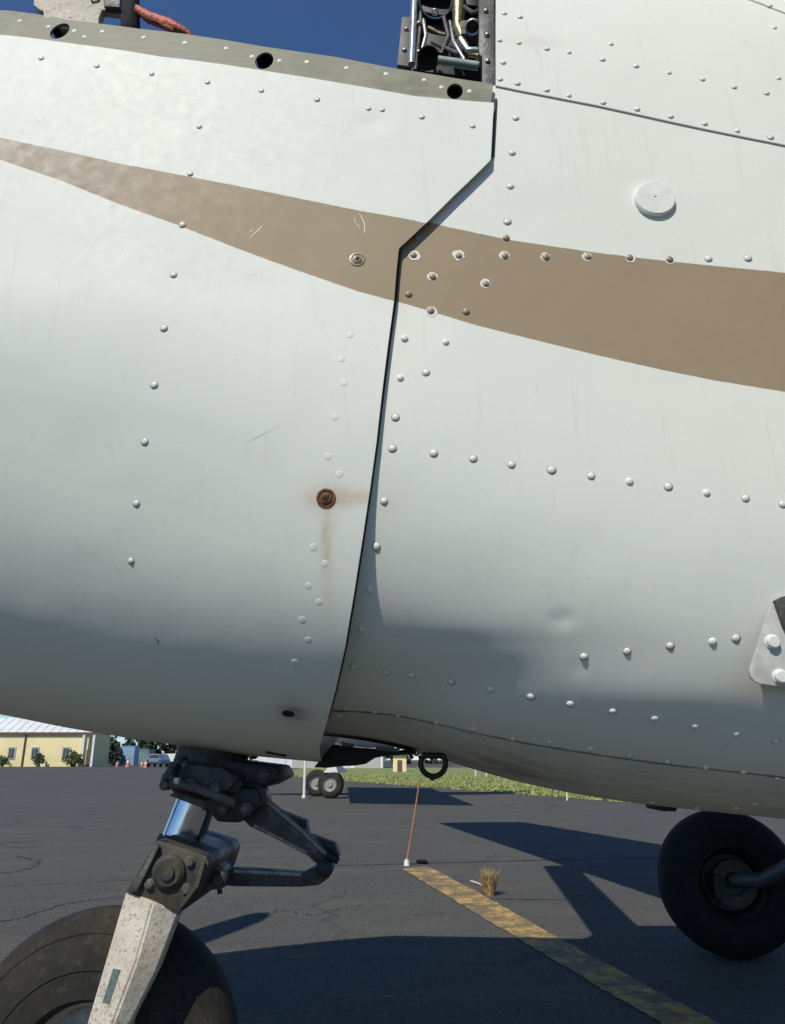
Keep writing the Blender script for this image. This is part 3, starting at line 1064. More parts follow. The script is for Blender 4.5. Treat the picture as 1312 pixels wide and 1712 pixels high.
c1 = ring_obj('hose_end', 716, 97, 1.46, .030, .006, M_RUBBERB, air, .06)
lathe('hose_bore', P(716, 97, 1.47), CAMP - P(716, 97, 1.47), [(.025, 0), (0, -.01)], M_HOLE, c1, 20)
for k, (a, b, c_, r, mm) in enumerate([((708, 34, 1.55), (712, 60, 1.52), (702, 100, 1.53), .0045, M_STEEL), ((742, 30, 1.54), (750, 62, 1.52), (738, 92, 1.52), .006, M_BLACK), ((752, 36, 1.55), (758, 70, 1.5), (776, 100, 1.48), .0035, M_BLUEG),
                                  ((716, 46, 1.56), (736, 56, 1.55), (764, 62, 1.54), .004, M_BRASS), ((770, 66, 1.46), (782, 84, 1.45), (800, 84, 1.45), .007, M_STEEL), ((775, 12, 1.46), (790, 22, 1.44), (802, 18, 1.43), .005, M_GREYM), ((722, 70, 1.54), (742, 80, 1.52), (766, 90, 1.5), .005, M_GREYM)]):
    tube('bay_line', [P(*a), P(*b), P(*c_)], r, mm, air, 8)
for x, y in ((700, 40), (700, 88), (812, 20), (814, 60), (815, 104), (679, 50), (676, 85)):
    lathe('bay_rivet', P(x, y, 1.27 if x > 800 else (1.575 if x > 690 else 1.60)), CAMP - P(x, y, 1.5), [(.006, -.01), (.006, .002), (.004, .004), (0, .0045)], M_STEEL, air, 8)
P = _P
# parts above the rail at the left
hy = hit(B_RAIL, 120, 34)[0].y + .006
hp = prism('cowl_hinge_plate', [(55, -40), (56, 8), (64, 15), (72, 18), (74, 44), (164, 54), (165, 30), (171, 16), (200, 20), (203, -40), (190, -60), (70, -60)], hy, hy + .018, M_FORK, air, .003)
ring_obj('plate_hole', 160, 2, hy - .001, .009, .003, M_HOLE, hp, .004)
prism('latch_block', [(172, -30), (200, -30), (200, 12), (173, 10)], hy - .014, hy + .002, M_GREYM, hp, .002)
h0 = P(222, 90, 1.36)
e0 = center(-.75) + EV * .30
tube('rubber_hose', [e0 + Vector((.05, .05, 0)), P(216, -50, 1.50) + Vector((0, .02, -.05)), P(215, -64, 1.42), P(215, -50, 1.36), P(217, 0, 1.34), P(218, 45, 1.34), h0, h0.lerp(e0, .5), e0], [.024, .024, .023, .022, .022, .022, .022, .022, .024], M_RUBBERB, air, 18)
tube('braided_cable', [P(222, 8, 1.345), P(232, 18, 1.33), P(250, 30, 1.32), P(280, 41, 1.32), P(310, 54, 1.32), P(330, 75, 1.34), center(-.5) + EV * .28], [.006, .010, .013, .014, .010, .007, .007], M_COPPER, air, 10)
tube('braided_cable', [P(240, 30, 1.33), P(262, 34, 1.315), P(290, 50, 1.32), P(312, 66, 1.34)], [.004, .009, .009, .005], M_COPPER, air, 8)

# engine block inside the bay (keeps the light out and throws the bay's shadow)
EC = center(-1.0)
bm = bmesh.new()
bm_lathe(bm, center(-1.85), EU, [(0, 0), (.12, 0), (.16, .2), (.24, .35), (.25, .6), (.30, .65), (.30, .95), (.26, 1.0), (.26, 1.4), (.22, 1.9), (0, 1.9)], 28)
engine = from_bm('engine', bm, M_DARKM, air, True)
for q in (0.45, 0.8, 1.2, 1.5):
    bm = bmesh.new()
    c = center(-1.85 + q)
    bm_lathe(bm, c, EU, [(.31, -.02), (.335, -.02), (.335, .02), (.31, .02)], 28)
    from_bm('engine_flange', bm, M_GREYM, engine, True)
box('engine_air_box', center(-.85) + EV * .38, (1.3, .34, .26), M_DARKM, engine, 0, .02)

# propeller and spinner ahead of the frame
hub = center(-2.10)
bm = bmesh.new()
bm_lathe(bm, hub, -EU, [(.265, -.06), (.26, .02), (.22, .16), (.14, .30), (.06, .37), (0, .385)], 32)
spinner = from_bm('spinner', bm, M_STEEL, air, True)
for k in range(3):
    a = 2 * math.pi * k / 3 - math.radians(24)
    d = EV * math.cos(a) + EW * math.sin(a)
    s = EU.cross(d)
    bm = bmesh.new()
    rings = []
    for q, ch, tw in [(.15, .07, 1.0), (.35, .12, .7), (.7, .155, .45), (1.05, .155, .3), (1.22, .14, .25), (1.30, .10, .22), (1.335, .04, .2)]:
        cd = s * math.cos(tw) + EU * math.sin(tw)
        td = d.cross(cd)
        c = hub + d * q - EU * .02
        rings.append([bm.verts.new(c + cd * ch * x + td * ch * y) for x, y in ((-1, 0), (-.3, .14), (.5, .1), (1, 0), (.5, -.06), (-.3, -.08))])
    for A, B in zip(rings, rings[1:]):
        for i in range(6): bm.faces.new((A[i], A[(i + 1) % 6], B[(i + 1) % 6], B[i]))
    bm.faces.new(rings[0]); bm.faces.new(rings[-1][::-1])
    from_bm('propeller_blade', bm, M_BLACK, spinner, True)

# high wing and its strut (far side seen only by its shadow)
def wing(name, root_le, root_te, tip_le, tip_te, z0, z1):
    vv = []
    for (a, b, z) in ((root_le, root_te, z0), (tip_le, tip_te, z1)):
        A, B = Vector((a[0], a[1], z)), Vector((b[0], b[1], z))
        for f, th in ((0, 0), (.04, .045), (.25, .085), (.6, .06), (1, .004), (.6, -.03), (.25, -.045), (.04, -.03)):
            vv.append(A.lerp(B, f) + Vector((0, 0, th * (A - B).length)))
    ff = [(i, (i + 1) % 8, 8 + (i + 1) % 8, 8 + i) for i in range(8)] + [tuple(range(7, -1, -1)), tuple(range(8, 16))]
    o = mk(name, vv, ff, M_WHITE, air, True)
    o.data.set_sharp_from_angle(angle=math.radians(50))
    return o
ZW = 2.8
def unshadow(px, py, z):
    g = G(px, py)
    return g - TRAVEL * (z / -TRAVEL.z) * 1.0
def us2(px, py, z):
    p = unshadow(px, py, z)
    return (p.x, p.y)
tle, tte = us2(733, 1376, ZW), us2(872, 1374, ZW)
wle = us2(968, 1456, ZW)
rle = (wle[0] + (wle[0] - tle[0]) * ((wle[1] - 1.85) / (tle[1] - wle[1])), 1.85)
wing('wing', rle, (rle[0] + 2.3, 1.85), tle, tte, ZW, ZW)
mir = lambda p: (p[0] + 2 * (1.8 - p[1]) * -0.0 + (p[1] - 1.8) * 0.38, 3.6 - p[1])
wing('wing', (rle[0], 1.75), (rle[0] + 2.3, 1.75), mir(tle), mir(tte), ZW, ZW)
sa = Vector((*us2(935, 1448, 2.62), 2.62))
sb_g = G(1012, 1536)
zb = 1.9
sb = sb_g - TRAVEL * (zb / -TRAVEL.z)
tt_ = (sb.y - 2.4) / (sa.y - sb.y)
bm = bmesh.new()
sdir = (sb - sa)
rings = []
for q in (0, (sa.y - 2.45) / (sa.y - sb.y)):
    c = sa + sdir * q
    rings.append([bm.verts.new(c + Vector((.14 * x, 0, .05 * y))) for x, y in ((-1, 0), (-.6, .8), (0, 1), (.6, .5), (1, 0), (.6, -.5), (0, -1), (-.6, -.8))])
for i in range(8): bm.faces.new((rings[0][i], rings[0][(i + 1) % 8], rings[1][(i + 1) % 8], rings[1][i]))
bm.faces.new(rings[0]); bm.faces.new(rings[1][::-1])
from_bm('wing_strut', bm, M_WHITE, air, True)
# tail
vv = [center(6.3) + EV * .5, center(7.5) + EV * .5, center(7.9) + EV * 2.1, center(7.2) + EV * 2.1]
bm = bmesh.new(); bm_prism(bm, [v + EW * .05 for v in vv], EW * -.1, .02)
from_bm('tail_fin', bm, M_WHITE, air, True)

# --- belly opening behind the cowl, tie-down ring, small fairings
prism('outlet_duct', [(524, 1283), (556, 1244), (604, 1250), (640, 1252), (690, 1255), (700, 1258), (640, 1262), (618, 1266), (596, 1280), (570, 1281), (545, 1284)], 1.66, 2.2, M_HOLE, air, .004)
for x0, x1, yy in [(571, 590, 1240), (628, 668, 1248)]:
    prism('duct_tab', [(x0, yy + 6), (x0, yy), (x1, yy + 3), (x1, yy + 9)], 1.42, 1.46, M_DARKM, air, .001)
cr = P(724, 1276, 1.62)
pts = []
rr_ = 20.5 * 1.55 / FPX
for k in range(0, 21):
    a = math.radians(150 + k * 12)
    pts.append(cr + Vector((math.cos(a) * rr_, 0, math.sin(a) * rr_)))
ring_o = tube('tie_down_ring', pts, .0058, M_BLACK, air, 10)
tube('ring_pin', [P(706, 1262, 1.62), P(745, 1264, 1.62)], .006, M_BLACK, ring_o, 10)
tube('ring_drip', [P(723, 1294, 1.62), P(722, 1305, 1.62)], .004, M_BLACK, ring_o, 8)
prism('belly_antenna', [(1101, 1346), (1133, 1350), (1130, 1357), (1106, 1356)], 1.72, 1.82, M_BLACK, air, .002)

# --- nose gear
WC = P(165, 1775, 1.78)
NY = 1.76
tyre_prof = []
Rn, Wn, Rr = WC.z + 0.002, .105, .135
for a in np.linspace(-90, 90, 25):
    s, c = math.sin(math.radians(a)), math.cos(math.radians(a))
    tyre_prof.append((Rr + (Rn - Rr) * (abs(c) ** 0.72), Wn * (1 if s > 0 else -1) * abs(s) ** 0.8))
tyre_prof = [(Rr - .012, -Wn * .72)] + [(r, w) for r, w in tyre_prof] + [(Rr - .012, Wn * .72)]
nwheel = lathe('nose_wheel', WC, (0, 1, 0), tyre_prof, M_RUBBER, air, 72)
nwheel['label'] = 'dusty black nose wheel tyre'
lathe('wheel_rim', WC, (0, 1, 0), [(.0, -.05), (.05, -.055), (.06, -.035), (.105, -.035), (.118, -.07), (.136, -.082), (.138, -.07), (.125, .0), (.138, .07), (.118, .07), (.10, .03), (0, .03)], M_RIM, nwheel, 48)
# fine moulded rings on the near sidewall
for r in (.185, .245):
    pr = []
    for a in np.linspace(0, 2 * math.pi, 9):
        pr.append((r + .0025 * math.cos(a), -.0 + .0025 * math.sin(a)))
    kk = (r - Rr) / (Rn - Rr)
    # lateral place of the sidewall at this radius
    ww = np.interp(r, [q[0] for q in tyre_prof[1:14]], [q[1] for q in tyre_prof[1:14]])
    lathe('sidewall_ring', WC + Vector((0, ww, 0)), (0, 1, 0), pr, M_RUBBER, nwheel, 60)

axis_top, axis_bot = P(352, 1262, NY), P(296, 1425, NY)
ad = (axis_bot - axis_top).normalized()
strut = tube('gear_piston', [P(345, 1300, NY), P(296, 1428, NY)], .044, M_CHROME, air, 32)
tube('gland_band', [P(301, 1405, NY), P(297, 1416, NY)], .0465, M_DARKM, strut, 32)
hs = tube('strut_housing', [axis_top - ad * .12, P(347, 1290, NY), P(335, 1326, NY), P(333, 1333, NY)], [.075, .078, .070, .058], M_DARKM, air, 24)
lathe('strut_collar', P(337, 1318, NY), ad, [(.06, -.012), (.086, -.012), (.09, -.006), (.09, .006), (.086, .012), (.06, .012)], M_BLACK, hs, 28)
prism('steering_lug', [(270, 1300), (282, 1276), (300, 1270), (330, 1284), (330, 1322), (300, 1320), (268, 1316)], 1.66, 1.74, M_GREYM, hs, .006)
prism('steering_arm', [(300, 1275), (370, 1283), (400, 1300), (380, 1322), (330, 1330), (296, 1322)], 1.62, 1.69, M_DARKM, hs, .008)
prism('gear_support', [(318, 1262), (460, 1280), (470, 1300), (440, 1316), (380, 1330), (330, 1300)], 1.70, 1.95, M_BLACK, hs, .008)
prism('housing_lug', [(348, 1310), (430, 1318), (440, 1345), (400, 1376), (362, 1374), (340, 1345)], 1.68, 1.82, M_BLACK, hs, .008)
for x, y, r in [(296, 1300, .014), (322, 1288, .010), (276, 1312, .011), (352, 1300, .012)]:
    lathe('housing_bolt', P(x, y, 1.64), (0, -1, 0), [(r, -.03), (r, .006), (r * .8, .012), (0, .012)], M_GREYM, hs, 8)

rg = random.Random(21)
for x, y, Y, r, m_ in [(288, 1288, 1.63, .009, M_GREYM), (306, 1278, 1.62, .007, M_GREYM), (318, 1312, 1.61, .010, M_GREYM), (360, 1318, 1.61, .009, M_GREYM), (392, 1312, 1.66, .011, M_GREYM), (412, 1352, 1.665, .010, M_GREYM), (372, 1352, 1.665, .008, M_GREYM), (440, 1296, 1.69, .010, M_GREYM)]:
    lathe('housing_bolt', P(x, y, Y), (0.1, -1, -.1), [(r * 1.4, -.02), (r * 1.4, .002), (r, .002), (r, .008), (r * .7, .010), (0, .010)], m_, hs, 6)
tube('brake_hose', [P(310, 1268, 1.63), P(292, 1290, 1.60), P(300, 1318, 1.60), P(330, 1330, 1.62), P(372, 1336, 1.64)], .006, M_RUBBERB, hs, 8)
tube('steering_link', [P(284, 1308, 1.60), P(330, 1318, 1.60), P(392, 1342, 1.62)], .009, M_GREYM, hs, 10)
tube('hose_clamp', [P(296, 1300, 1.598), P(296, 1310, 1.598)], .008, M_STEEL, hs, 10)
prism('dust_shield', [(282, 1330), (296, 1322), (352, 1342), (356, 1352), (340, 1352)], 1.69, 1.82, M_GREYM, hs, .003)
# fork: dark greasy crown, cowl shadow put into its colour, then painted near leg with a ridge
crown = prism('fork_crown', [(263, 1403), (345, 1430), (350, 1445), (338, 1482), (300, 1528), (255, 1510), (209, 1492), (240, 1440)], 1.60, 1.92, M_DARKM, air, .006)
lathe('crown_boss', P(283, 1457, 1.60), (0, -1, 0), [(.032, -.01), (.031, .008), (.024, .014), (.014, .014), (.013, .020), (0, .021)], M_DARKM, crown, 24)
prism('crown_cap', [(262, 1400), (346, 1428), (347, 1436), (260, 1409)], 1.66, 1.86, M_GREYM, crown, .002)
prism('crown_rib', [(246, 1440), (258, 1412), (266, 1415), (228, 1492), (216, 1489)], 1.588, 1.602, M_GREYM, crown, .003)
prism('crown_rib', [(336, 1440), (343, 1443), (332, 1482), (303, 1520), (296, 1517), (326, 1478)], 1.588, 1.602, M_DARKM, crown, .003)
for x, y in ((250, 1478), (312, 1486), (318, 1440)):
    lathe('crown_bolt', P(x, y, 1.60), (0, -1, 0), [(.011, -.01), (.011, .003), (.008, .004), (.008, .009), (0, .010)], M_GREYM, crown, 6)
prism('crown_lug', [(335, 1432), (372, 1452), (376, 1484), (345, 1490), (328, 1486)], 1.68, 1.76, M_GREYM, crown, .005)
lathe('lug_bolt', P(366, 1470, 1.675), (0, -1, 0), [(.017, -.02), (.017, .006), (.009, .012), (0, .012)], M_DARKM, crown, 8)
tube('lug_pin', [P(366, 1482, 1.675), P(368, 1494, 1.675)], .005, M_BLACK, crown, 8)
def fork_leg():
    # sections from the crown to the axle; ridge between a front and a rear face
    secs = [((210, 1490), (256, 1506), (299, 1526), 1.60), ((178, 1600), (226, 1612), (262, 1624), 1.585), ((145, 1712), (188, 1712), (217, 1712), 1.575), ((128, 1790), (165, 1795), (195, 1795), 1.575)]
    bm = bmesh.new()
    rings = []
    for a, b, c, Y in secs:
        A, B, C = P(*a, Y + .006), P(*b, Y - .012), P(*c, Y + .010)
        rings.append([bm.verts.new(v) for v in (A, B, C, C + Vector((-.004, .05, 0)), A + Vector((.004, .05, 0)))])
    for A, B in zip(rings, rings[1:]):
        for i in range(5): bm.faces.new((A[i], A[(i + 1) % 5], B[(i + 1) % 5], B[i]))
    bm.faces.new(rings[0]); bm.faces.new(rings[-1][::-1])
    bmesh.ops.bevel(bm, geom=list(bm.edges), offset=.004, segments=2, affect='EDGES')
    return from_bm('fork_leg', bm, M_FORK, air, True)
fork = fork_leg()
BV[fork.name] = bvh_of(fork)
bm = bmesh.new()
ph = [on_skin((fork,), *q) for q in ((190, 1619), (202, 1621), (184, 1678), (172, 1676))]
if all(ph):
    nn = ph[0][2]
    bm_prism(bm, [q[1] + nn * .002 for q in ph], nn * -.0018)
    pc = from_bm('fork_placard', bm, M_TEAL, fork)
# far fork leg
bm = bmesh.new()
A = [P(*q, 1.91) for q in ((218, 1500), (285, 1520), (176, 1780), (132, 1776))]
bm_prism(bm, A, (0, .05, 0), .006)
lg = from_bm('fork_leg', bm, M_FORK, air, True)
tube('axle', [WC + Vector((0, -.21, 0)), WC + Vector((0, .20, 0))], .022, M_STEEL, air, 20)

# torque links
up_l = prism('upper_torque_link', [(398, 1330), (420, 1315), (440, 1322), (446, 1338), (530, 1408), (556, 1432), (556, 1446), (540, 1452), (524, 1440), (508, 1425), (418, 1382), (400, 1365)], 1.72, 1.77, M_DARKM, air, .003)
lathe('link_pivot', P(424, 1332, 1.70), (0, -1, 0), [(.027, -.05), (.027, .006), (.018, .012), (.008, .012), (0, .014)], M_DARKM, up_l, 20)
tube('link_rib', [P(446, 1352, 1.722), P(500, 1396, 1.722), P(538, 1436, 1.722)], .006, M_GREYM, up_l, 8)
M_EDGE = simple('worn_edge_metal', (.26, .25, .22), .45, .3, .5, 60)
tube('link_rib', [P(442, 1336, 1.721), P(498, 1383, 1.721), P(545, 1428, 1.721)], .0045, M_EDGE, up_l, 8)
tube('link_rib', [P(424, 1380, 1.721), P(470, 1403, 1.721), P(512, 1426, 1.721)], .004, M_EDGE, up_l, 8)
prism('link_stop', [(452, 1350), (512, 1374), (515, 1398), (500, 1394)], 1.78, 1.84, M_BLACK, up_l, .003)
prism('link_stop', [(514, 1396), (560, 1412), (568, 1432), (560, 1436), (548, 1424), (530, 1418)], 1.76, 1.82, M_BLACK, up_l, .003)
lo_l = prism('lower_torque_link', [(374, 1456), (392, 1453), (505, 1460), (530, 1448), (552, 1446), (550, 1468), (532, 1480), (500, 1483), (392, 1482), (375, 1480)], 1.73, 1.78, M_DARKM, air, .004)
tube('link_rib', [P(392, 1456, 1.731), P(450, 1459, 1.731), P(504, 1462, 1.731)], .004, M_EDGE, lo_l, 8)
lathe('apex_bolt', P(542, 1452, 1.71), (0, -1, 0), [(.018, -.06), (.018, .004), (.010, .010), (0, .010)], M_BLACK, lo_l, 12)
tube('apex_nut', [P(548, 1430, 1.72), P(566, 1440, 1.72)], .007, M_BLACK, lo_l, 8)

# --- far main wheel
mc_g = G(1232, 1600)
Rm = 0.315
MC = Vector((mc_g.x, mc_g.y, Rm - .004))
prof = []
for a in np.linspace(-90, 90, 23):
    s, c = math.sin(math.radians(a)), math.cos(math.radians(a))
    prof.append((.16 + (Rm - .16) * abs(c) ** 0.6, .12 * (1 if s > 0 else -1) * abs(s) ** 0.85))
prof = [(.145, -.08)] + prof + [(.145, .08)]
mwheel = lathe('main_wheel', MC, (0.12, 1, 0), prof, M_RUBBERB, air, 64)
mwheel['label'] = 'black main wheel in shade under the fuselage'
lathe('wheel_rim', MC, (0.12, 1, 0), [(0, -.04), (.06, -.05), (.075, -.02), (.12, -.02), (.14, -.07), (.165, -.085), (.165, -.06), (.14, .0), (.165, .07), (.1, .05), (0, .05)], M_BLACK, mwheel, 40)
lathe('brake_disc', MC + Vector((0, -.075, 0)), (0.12, 1, 0), [(.05, 0), (.10, 0), (.10, .012), (.05, .012)], M_DARKM, mwheel, 32)
box('brake_calliper', MC + Vector((-.09, -.085, -.01)), (.035, .06, .10), M_BLACK, mwheel, 0, .006)
tube('main_gear_leg', [MC + Vector((.0, -.05, .01)), MC + Vector((.10, -.16, .03)), MC + Vector((.55, -1.1, .52))], [.03, .033, .05], simple('grey_leg_paint', (.06, .07, .075), .4), air, 18)

# ================================================================== THINGS ON THE APRON
# orange marker rod
mb = G(680, 1447)
mt = P(702, 1300, mb.y - 0.15)
mr = empty('marker_rod', mb, 'thin orange rod standing at the end of the yellow line', 'marker rod')
tube('rod', [mb + Vector((0, 0, .03)), mb.lerp(mt, .5), mt], [.010, .008, .006], simple('orange_rod', (0.5, 0.2, 0.11), .5, 0, .2, 6), mr, 8)
lathe('rod_foot', mb, (0, 0, 1), [(.026, 0), (.022, .03), (.014, .05), (0, .055)], simple('white_foot', (.7, .7, .68), .5), mr, 12)

def blades(name, base, n, h, sp, mat, label, cat, seed):
    rnd = random.Random(seed)
    vv, ff = [], []
    for _ in range(n):
        a = rnd.uniform(0, 2 * math.pi)
        r = rnd.random() * sp * .35
        b = base + Vector((math.cos(a) * r, math.sin(a) * r, 0))
        hh = h * rnd.uniform(.45, 1)
        lean = Vector((math.cos(a), math.sin(a), 0)) * rnd.uniform(0, sp)
        w = Vector((-math.sin(a), math.cos(a), 0)) * .003
        m1 = b + lean * .35 + Vector((0, 0, hh * .6))
        tp = b + lean + Vector((0, 0, hh))
        k = len(vv)
        vv += [b - w, b + w, m1 + w * .8, m1 - w * .8, tp]
        ff += [(k, k + 1, k + 2, k + 3), (k + 3, k + 2, k + 4)]
    o = mk(name, vv, ff, mat, None, False, None)
    return tag(o, label, cat)
M_STRAW = simple('dry_straw', (.42, .30, .13), .8, 0, .4, 30)
blades('dry_grass_tuft', G(818, 1497), 300, .175, .10, M_STRAW, 'tuft of dry straw coloured grass growing beside the yellow line', 'grass tuft', 4)
# small stone and twig
sb_ = G(705, 1444)
bm = bmesh.new()
bmesh.ops.create_icosphere(bm, subdivisions=2, radius=.038)
rs = random.Random(2)
for v in bm.verts:
    v.co *= rs.uniform(.8, 1.15)
    v.co.z *= .45
    v.co.x *= 1.5
bmesh.ops.translate(bm, verts=bm.verts, vec=sb_ + Vector((0, 0, .018)))
tag(from_bm('dark_stone', bm, M_BLACK, None, True), 'small dark lump at the tip of the yellow line beside the rod', 'stone')
tag(tube('twig', [G(787, 1473, .008), G(797, 1476, .014), G(806, 1480, .008)], .008, simple('pale_twig', (.55, .52, .45), .7), None, 6), 'small pale twig beside the dry grass tuft', 'twig')

# white post
wp = G(508, 1334)
bm = bmesh.new()
tp = wp + Vector((0.0, 0, 1.0))
bm_tube(bm, [wp, wp + Vector((0, 0, .06)), wp + Vector((0, 0, .061)), tp], [.05, .05, .032, .03], 12)
tag(from_bm('white_post', bm, M_WHITE, None, True), 'thin white post standing beside the parked aeroplane wheels', 'post')
mp = G(948, 1338)
bm = bmesh.new()
bm_tube(bm, [mp, mp + Vector((0, 0, .2))], .018, 8)
tag(from_bm('marker_peg', bm, M_WHITE, None, False), 'small pale peg on the tarmac below the belly edge', 'peg')

# ================================================================== PARKED AEROPLANE BEHIND
wb = G(552, 1335)
bp = empty('parked_aeroplane', wb, 'parked white aeroplane behind, its dark wheels showing under the cowl', 'aircraft')
def small_wheel(c, R, name='wheel'):
    pr = []
    for a in np.linspace(-90, 90, 13):
        s, cc = math.sin(math.radians(a)), math.cos(math.radians(a))
        pr.append((R * .55 + R * .45 * abs(cc) ** .6, .10 * (1 if s > 0 else -1) * abs(s) ** .8))
    pr = [(R * .5, -.06)] + pr + [(R * .5, .06)]
    o = lathe(name, c, (0.25, 1, 0), pr, M_RUBBER, bp, 36)
    lathe('wheel_rim', c, (0.25, 1, 0), [(0, -.07), (R * .18, -.075), (R * .22, -.04), (R * .42, -.04), (R * .5, -.085), (R * .55, -.08), (R * .5, 0), (R * .5, .07), (0, .05)], M_RIM, o, 24)
    return o
w1 = wb + Vector((0, 0.05, .31))
w2 = G(527, 1332) + Vector((0, .35, .31))
small_wheel(w1, .312); small_wheel(w2, .312)
tube('landing_leg', [w1 + Vector((0, .12, 0)), w1 + Vector((.02, .25, .4)), w1 + Vector((.1, .5, .9))], .06, M_WHITE, bp, 12)
prism('wheel_fairing', [(540, 1292), (560, 1270), (580, 1290), (562, 1292)], w1.y - .1, w1.y + .2, M_WHITE, bp, .02)
small_wheel(G(456, 1312) + Vector((0, .8, .25)), .255, 'tail_wheel')
bm = bmesh.new()
fc = w1 + Vector((1.5, .6, 1.35))
bm_lathe(bm, fc + Vector((-5.0, 0, .1)), Vector((1, .1, .02)), [(0, 0), (.12, .0), (.3, 1.0), (.55, 3.0), (.72, 4.3), (.72, 6.0), (.55, 7.0), (.3, 7.8), (0, 8.0)], 24)
from_bm('body', bm, M_WHITE, bp, True)
zw = 2.6
q1, q2 = us2(790, 1347, zw), us2(600, 1343, zw)
tipn = Vector((q1[0], q1[1], zw))
tipo = Vector((q2[0] - .2, q2[1], zw))
rootn, rooto = tipn + Vector((-.4, 9.5, 0)), tipo + Vector((-.6, 9.5, 0))
bm = bmesh.new(); bm_prism(bm, [tipn, rootn, rooto, tipo], (0, 0, .16), .04)
from_bm('wing', bm, M_WHITE, bp, True)

# ================================================================== BACKGROUND
YB = 104.0
def Q(px, py, Y=YB): return P(px, py, Y)
M_YEL = simple('yellow_render', (.80, .68, .36), .8, 0, .08, .6)
M_ROOFW = simple('white_sheet_roof', (.72, .72, .70), .5, 0, .08, .5)
M_BRN = simple('brown_fascia', (.12, .075, .045), .7)
M_GLASS = simple('dark_window', (.05, .06, .07), .15, 0, .3, .5)
M_TRIM = simple('grey_trim', (.42, .41, .37), .6)
bld = empty('yellow_building', (Q(60, 1281).x, YB, 0), 'long yellow building with pale sheet roof and small dark windows', 'building')
xl, xr = Q(-220, 1281).x, Q(156, 1281).x
ze = Q(60, 1226).z
box('wall', ((xl + xr - 1.0) / 2, YB + 4, ze / 2), (xr - 1.0 - xl, 8, ze), M_YEL, bld)
bm = bmesh.new()
bm_prism(bm, [(xl - .5, YB - .25, ze + .06), (xl - .5, YB + 4, ze + 2.2), (xl - .5, YB + 8.8, ze + .06), (xl - .5, YB + 4, ze + 2.0)], (xr - xl + .8, 0, 0))
bm_prism(bm, [(xl - .3, YB - .1, ze + .05), (xl - .3, YB + 4, ze + 1.9), (xl - .3, YB + 8, ze + .05)], (xr - xl - .8, 0, 0))
roof = from_bm('roof', bm, M_ROOFW, bld)
nrib = 26
for k in range(nrib):
    x = xl + (xr - xl) * (k + .5) / nrib
    tube('roof_rib', [(x, YB - .24, ze + .11), (x, YB + 4, ze + 2.24)], .04, M_ROOFW, roof, 6)
box('fascia', ((xl + xr) / 2, YB - .3, ze), (xr - xl + .6, .12, .28), M_BRN, bld)
for px in (-135, -98, -60, -21, 19.5, 58.5, 110.5):
    a, b = Q(px - 6, 1267.5), Q(px + 6, 1250.5)
    w = box('window', ((a.x + b.x) / 2, YB - .02, (a.z + b.z) / 2), (b.x - a.x + .3, .12, b.z - a.z + .3), M_TRIM, bld)
    box('pane', ((a.x + b.x) / 2, YB - .06, (a.z + b.z) / 2), (b.x - a.x - .05, .1, b.z - a.z - .05), M_GLASS, w)
    box('window_bar', ((a.x + b.x) / 2, YB - .12, (a.z + b.z) / 2), (.05, .04, b.z - a.z), M_TRIM, w)
for px in (41, -78):
    x = Q(px, 1250).x
    tube('downpipe', [(x, YB - .1, 0), (x, YB - .1, ze - .1)], .12, M_BRN, bld, 8)
for px in (139, 156):
    x = Q(px, 1260).x
    box('porch_post', (x, YB - .3, ze / 2 - .1), (.28, .28, ze - .2), M_ROOFW, bld)
x = Q(148, 1260).x
box('door', (x, YB - .04, 1.05), (.5, .12, 2.1), M_BRN, bld)

def leaf_ball(bm, c, rx, rz, n, rnd, s):
    for _ in range(n):
        d = Vector((rnd.gauss(0, 1), rnd.gauss(0, 1), rnd.gauss(0, 1))).normalized()
        r = rnd.uniform(.55, 1.0) * (0.8 + .35 * math.sin(d.x * 5 + d.z * 4))
        p = c + Vector((d.x * rx * r, d.y * rx * r, d.z * rz * r))
        if p.z < .05: p.z = .05 + rnd.random() * .2
        a = Vector((rnd.gauss(0, 1), rnd.gauss(0, 1), rnd.gauss(0, 1))).normalized() * s
        b = a.cross(Vector((rnd.gauss(0, 1), rnd.gauss(0, 1), rnd.gauss(0, 1)))).normalized() * s
        bm.faces.new([bm.verts.new(v) for v in (p - a * .5, p + b * .5, p + a * .5, p - b * .4)])
M_LEAF = simple('bush_leaf', (.07, .10, .03), .7, 0, .5, .6)
M_LEAFD = simple('dark_leaf', (.03, .05, .025), .7, 0, .5, .6)
M_BARK = simple('bark', (.12, .09, .06), .9)
def bush(px, py, Y, rx, rz, label, name='bush', mat=None, seed=0, cat='bush', group=None):
    rnd = random.Random(seed)
    b = P(px, py, Y)
    b.z = 0
    e = empty(name, b, label, cat, group)
    bm = bmesh.new()
    leaf_ball(bm, b + Vector((0, 0, rz * .95)), rx, rz, 700, rnd, .22 * max(rx, rz) / 1.1)
    from_bm('crown', bm, mat or M_LEAF, e)
    tube('trunk', [b, b + Vector((.05, 0, rz * .5)), b + Vector((0, 0, rz))], [.10, .07, .03], M_BARK, e, 8)
    return e
bush(4, 1280, YB - 1.5, .9, .75, 'low green bush by the yellow wall at the left edge of the photo', seed=1)
bush(65, 1280, YB - 1.5, .85, .95, 'narrow green bush growing below the middle window of the yellow building', seed=2)
bush(123, 1280, YB - 1.5, 1.35, 1.05, 'round green bush at the corner of the yellow building', seed=3)
bush(172, 1280, YB + 14, 2.2, 2.6, 'dark leafy tree right beside the yellow building', 'leafy_tree', M_LEAFD, 5, 'tree')
bush(192, 1280, YB + 22, 1.6, 1.7, 'low dark shrub in front of the blue container', 'dark_shrub', M_LEAFD, 6, 'shrub')

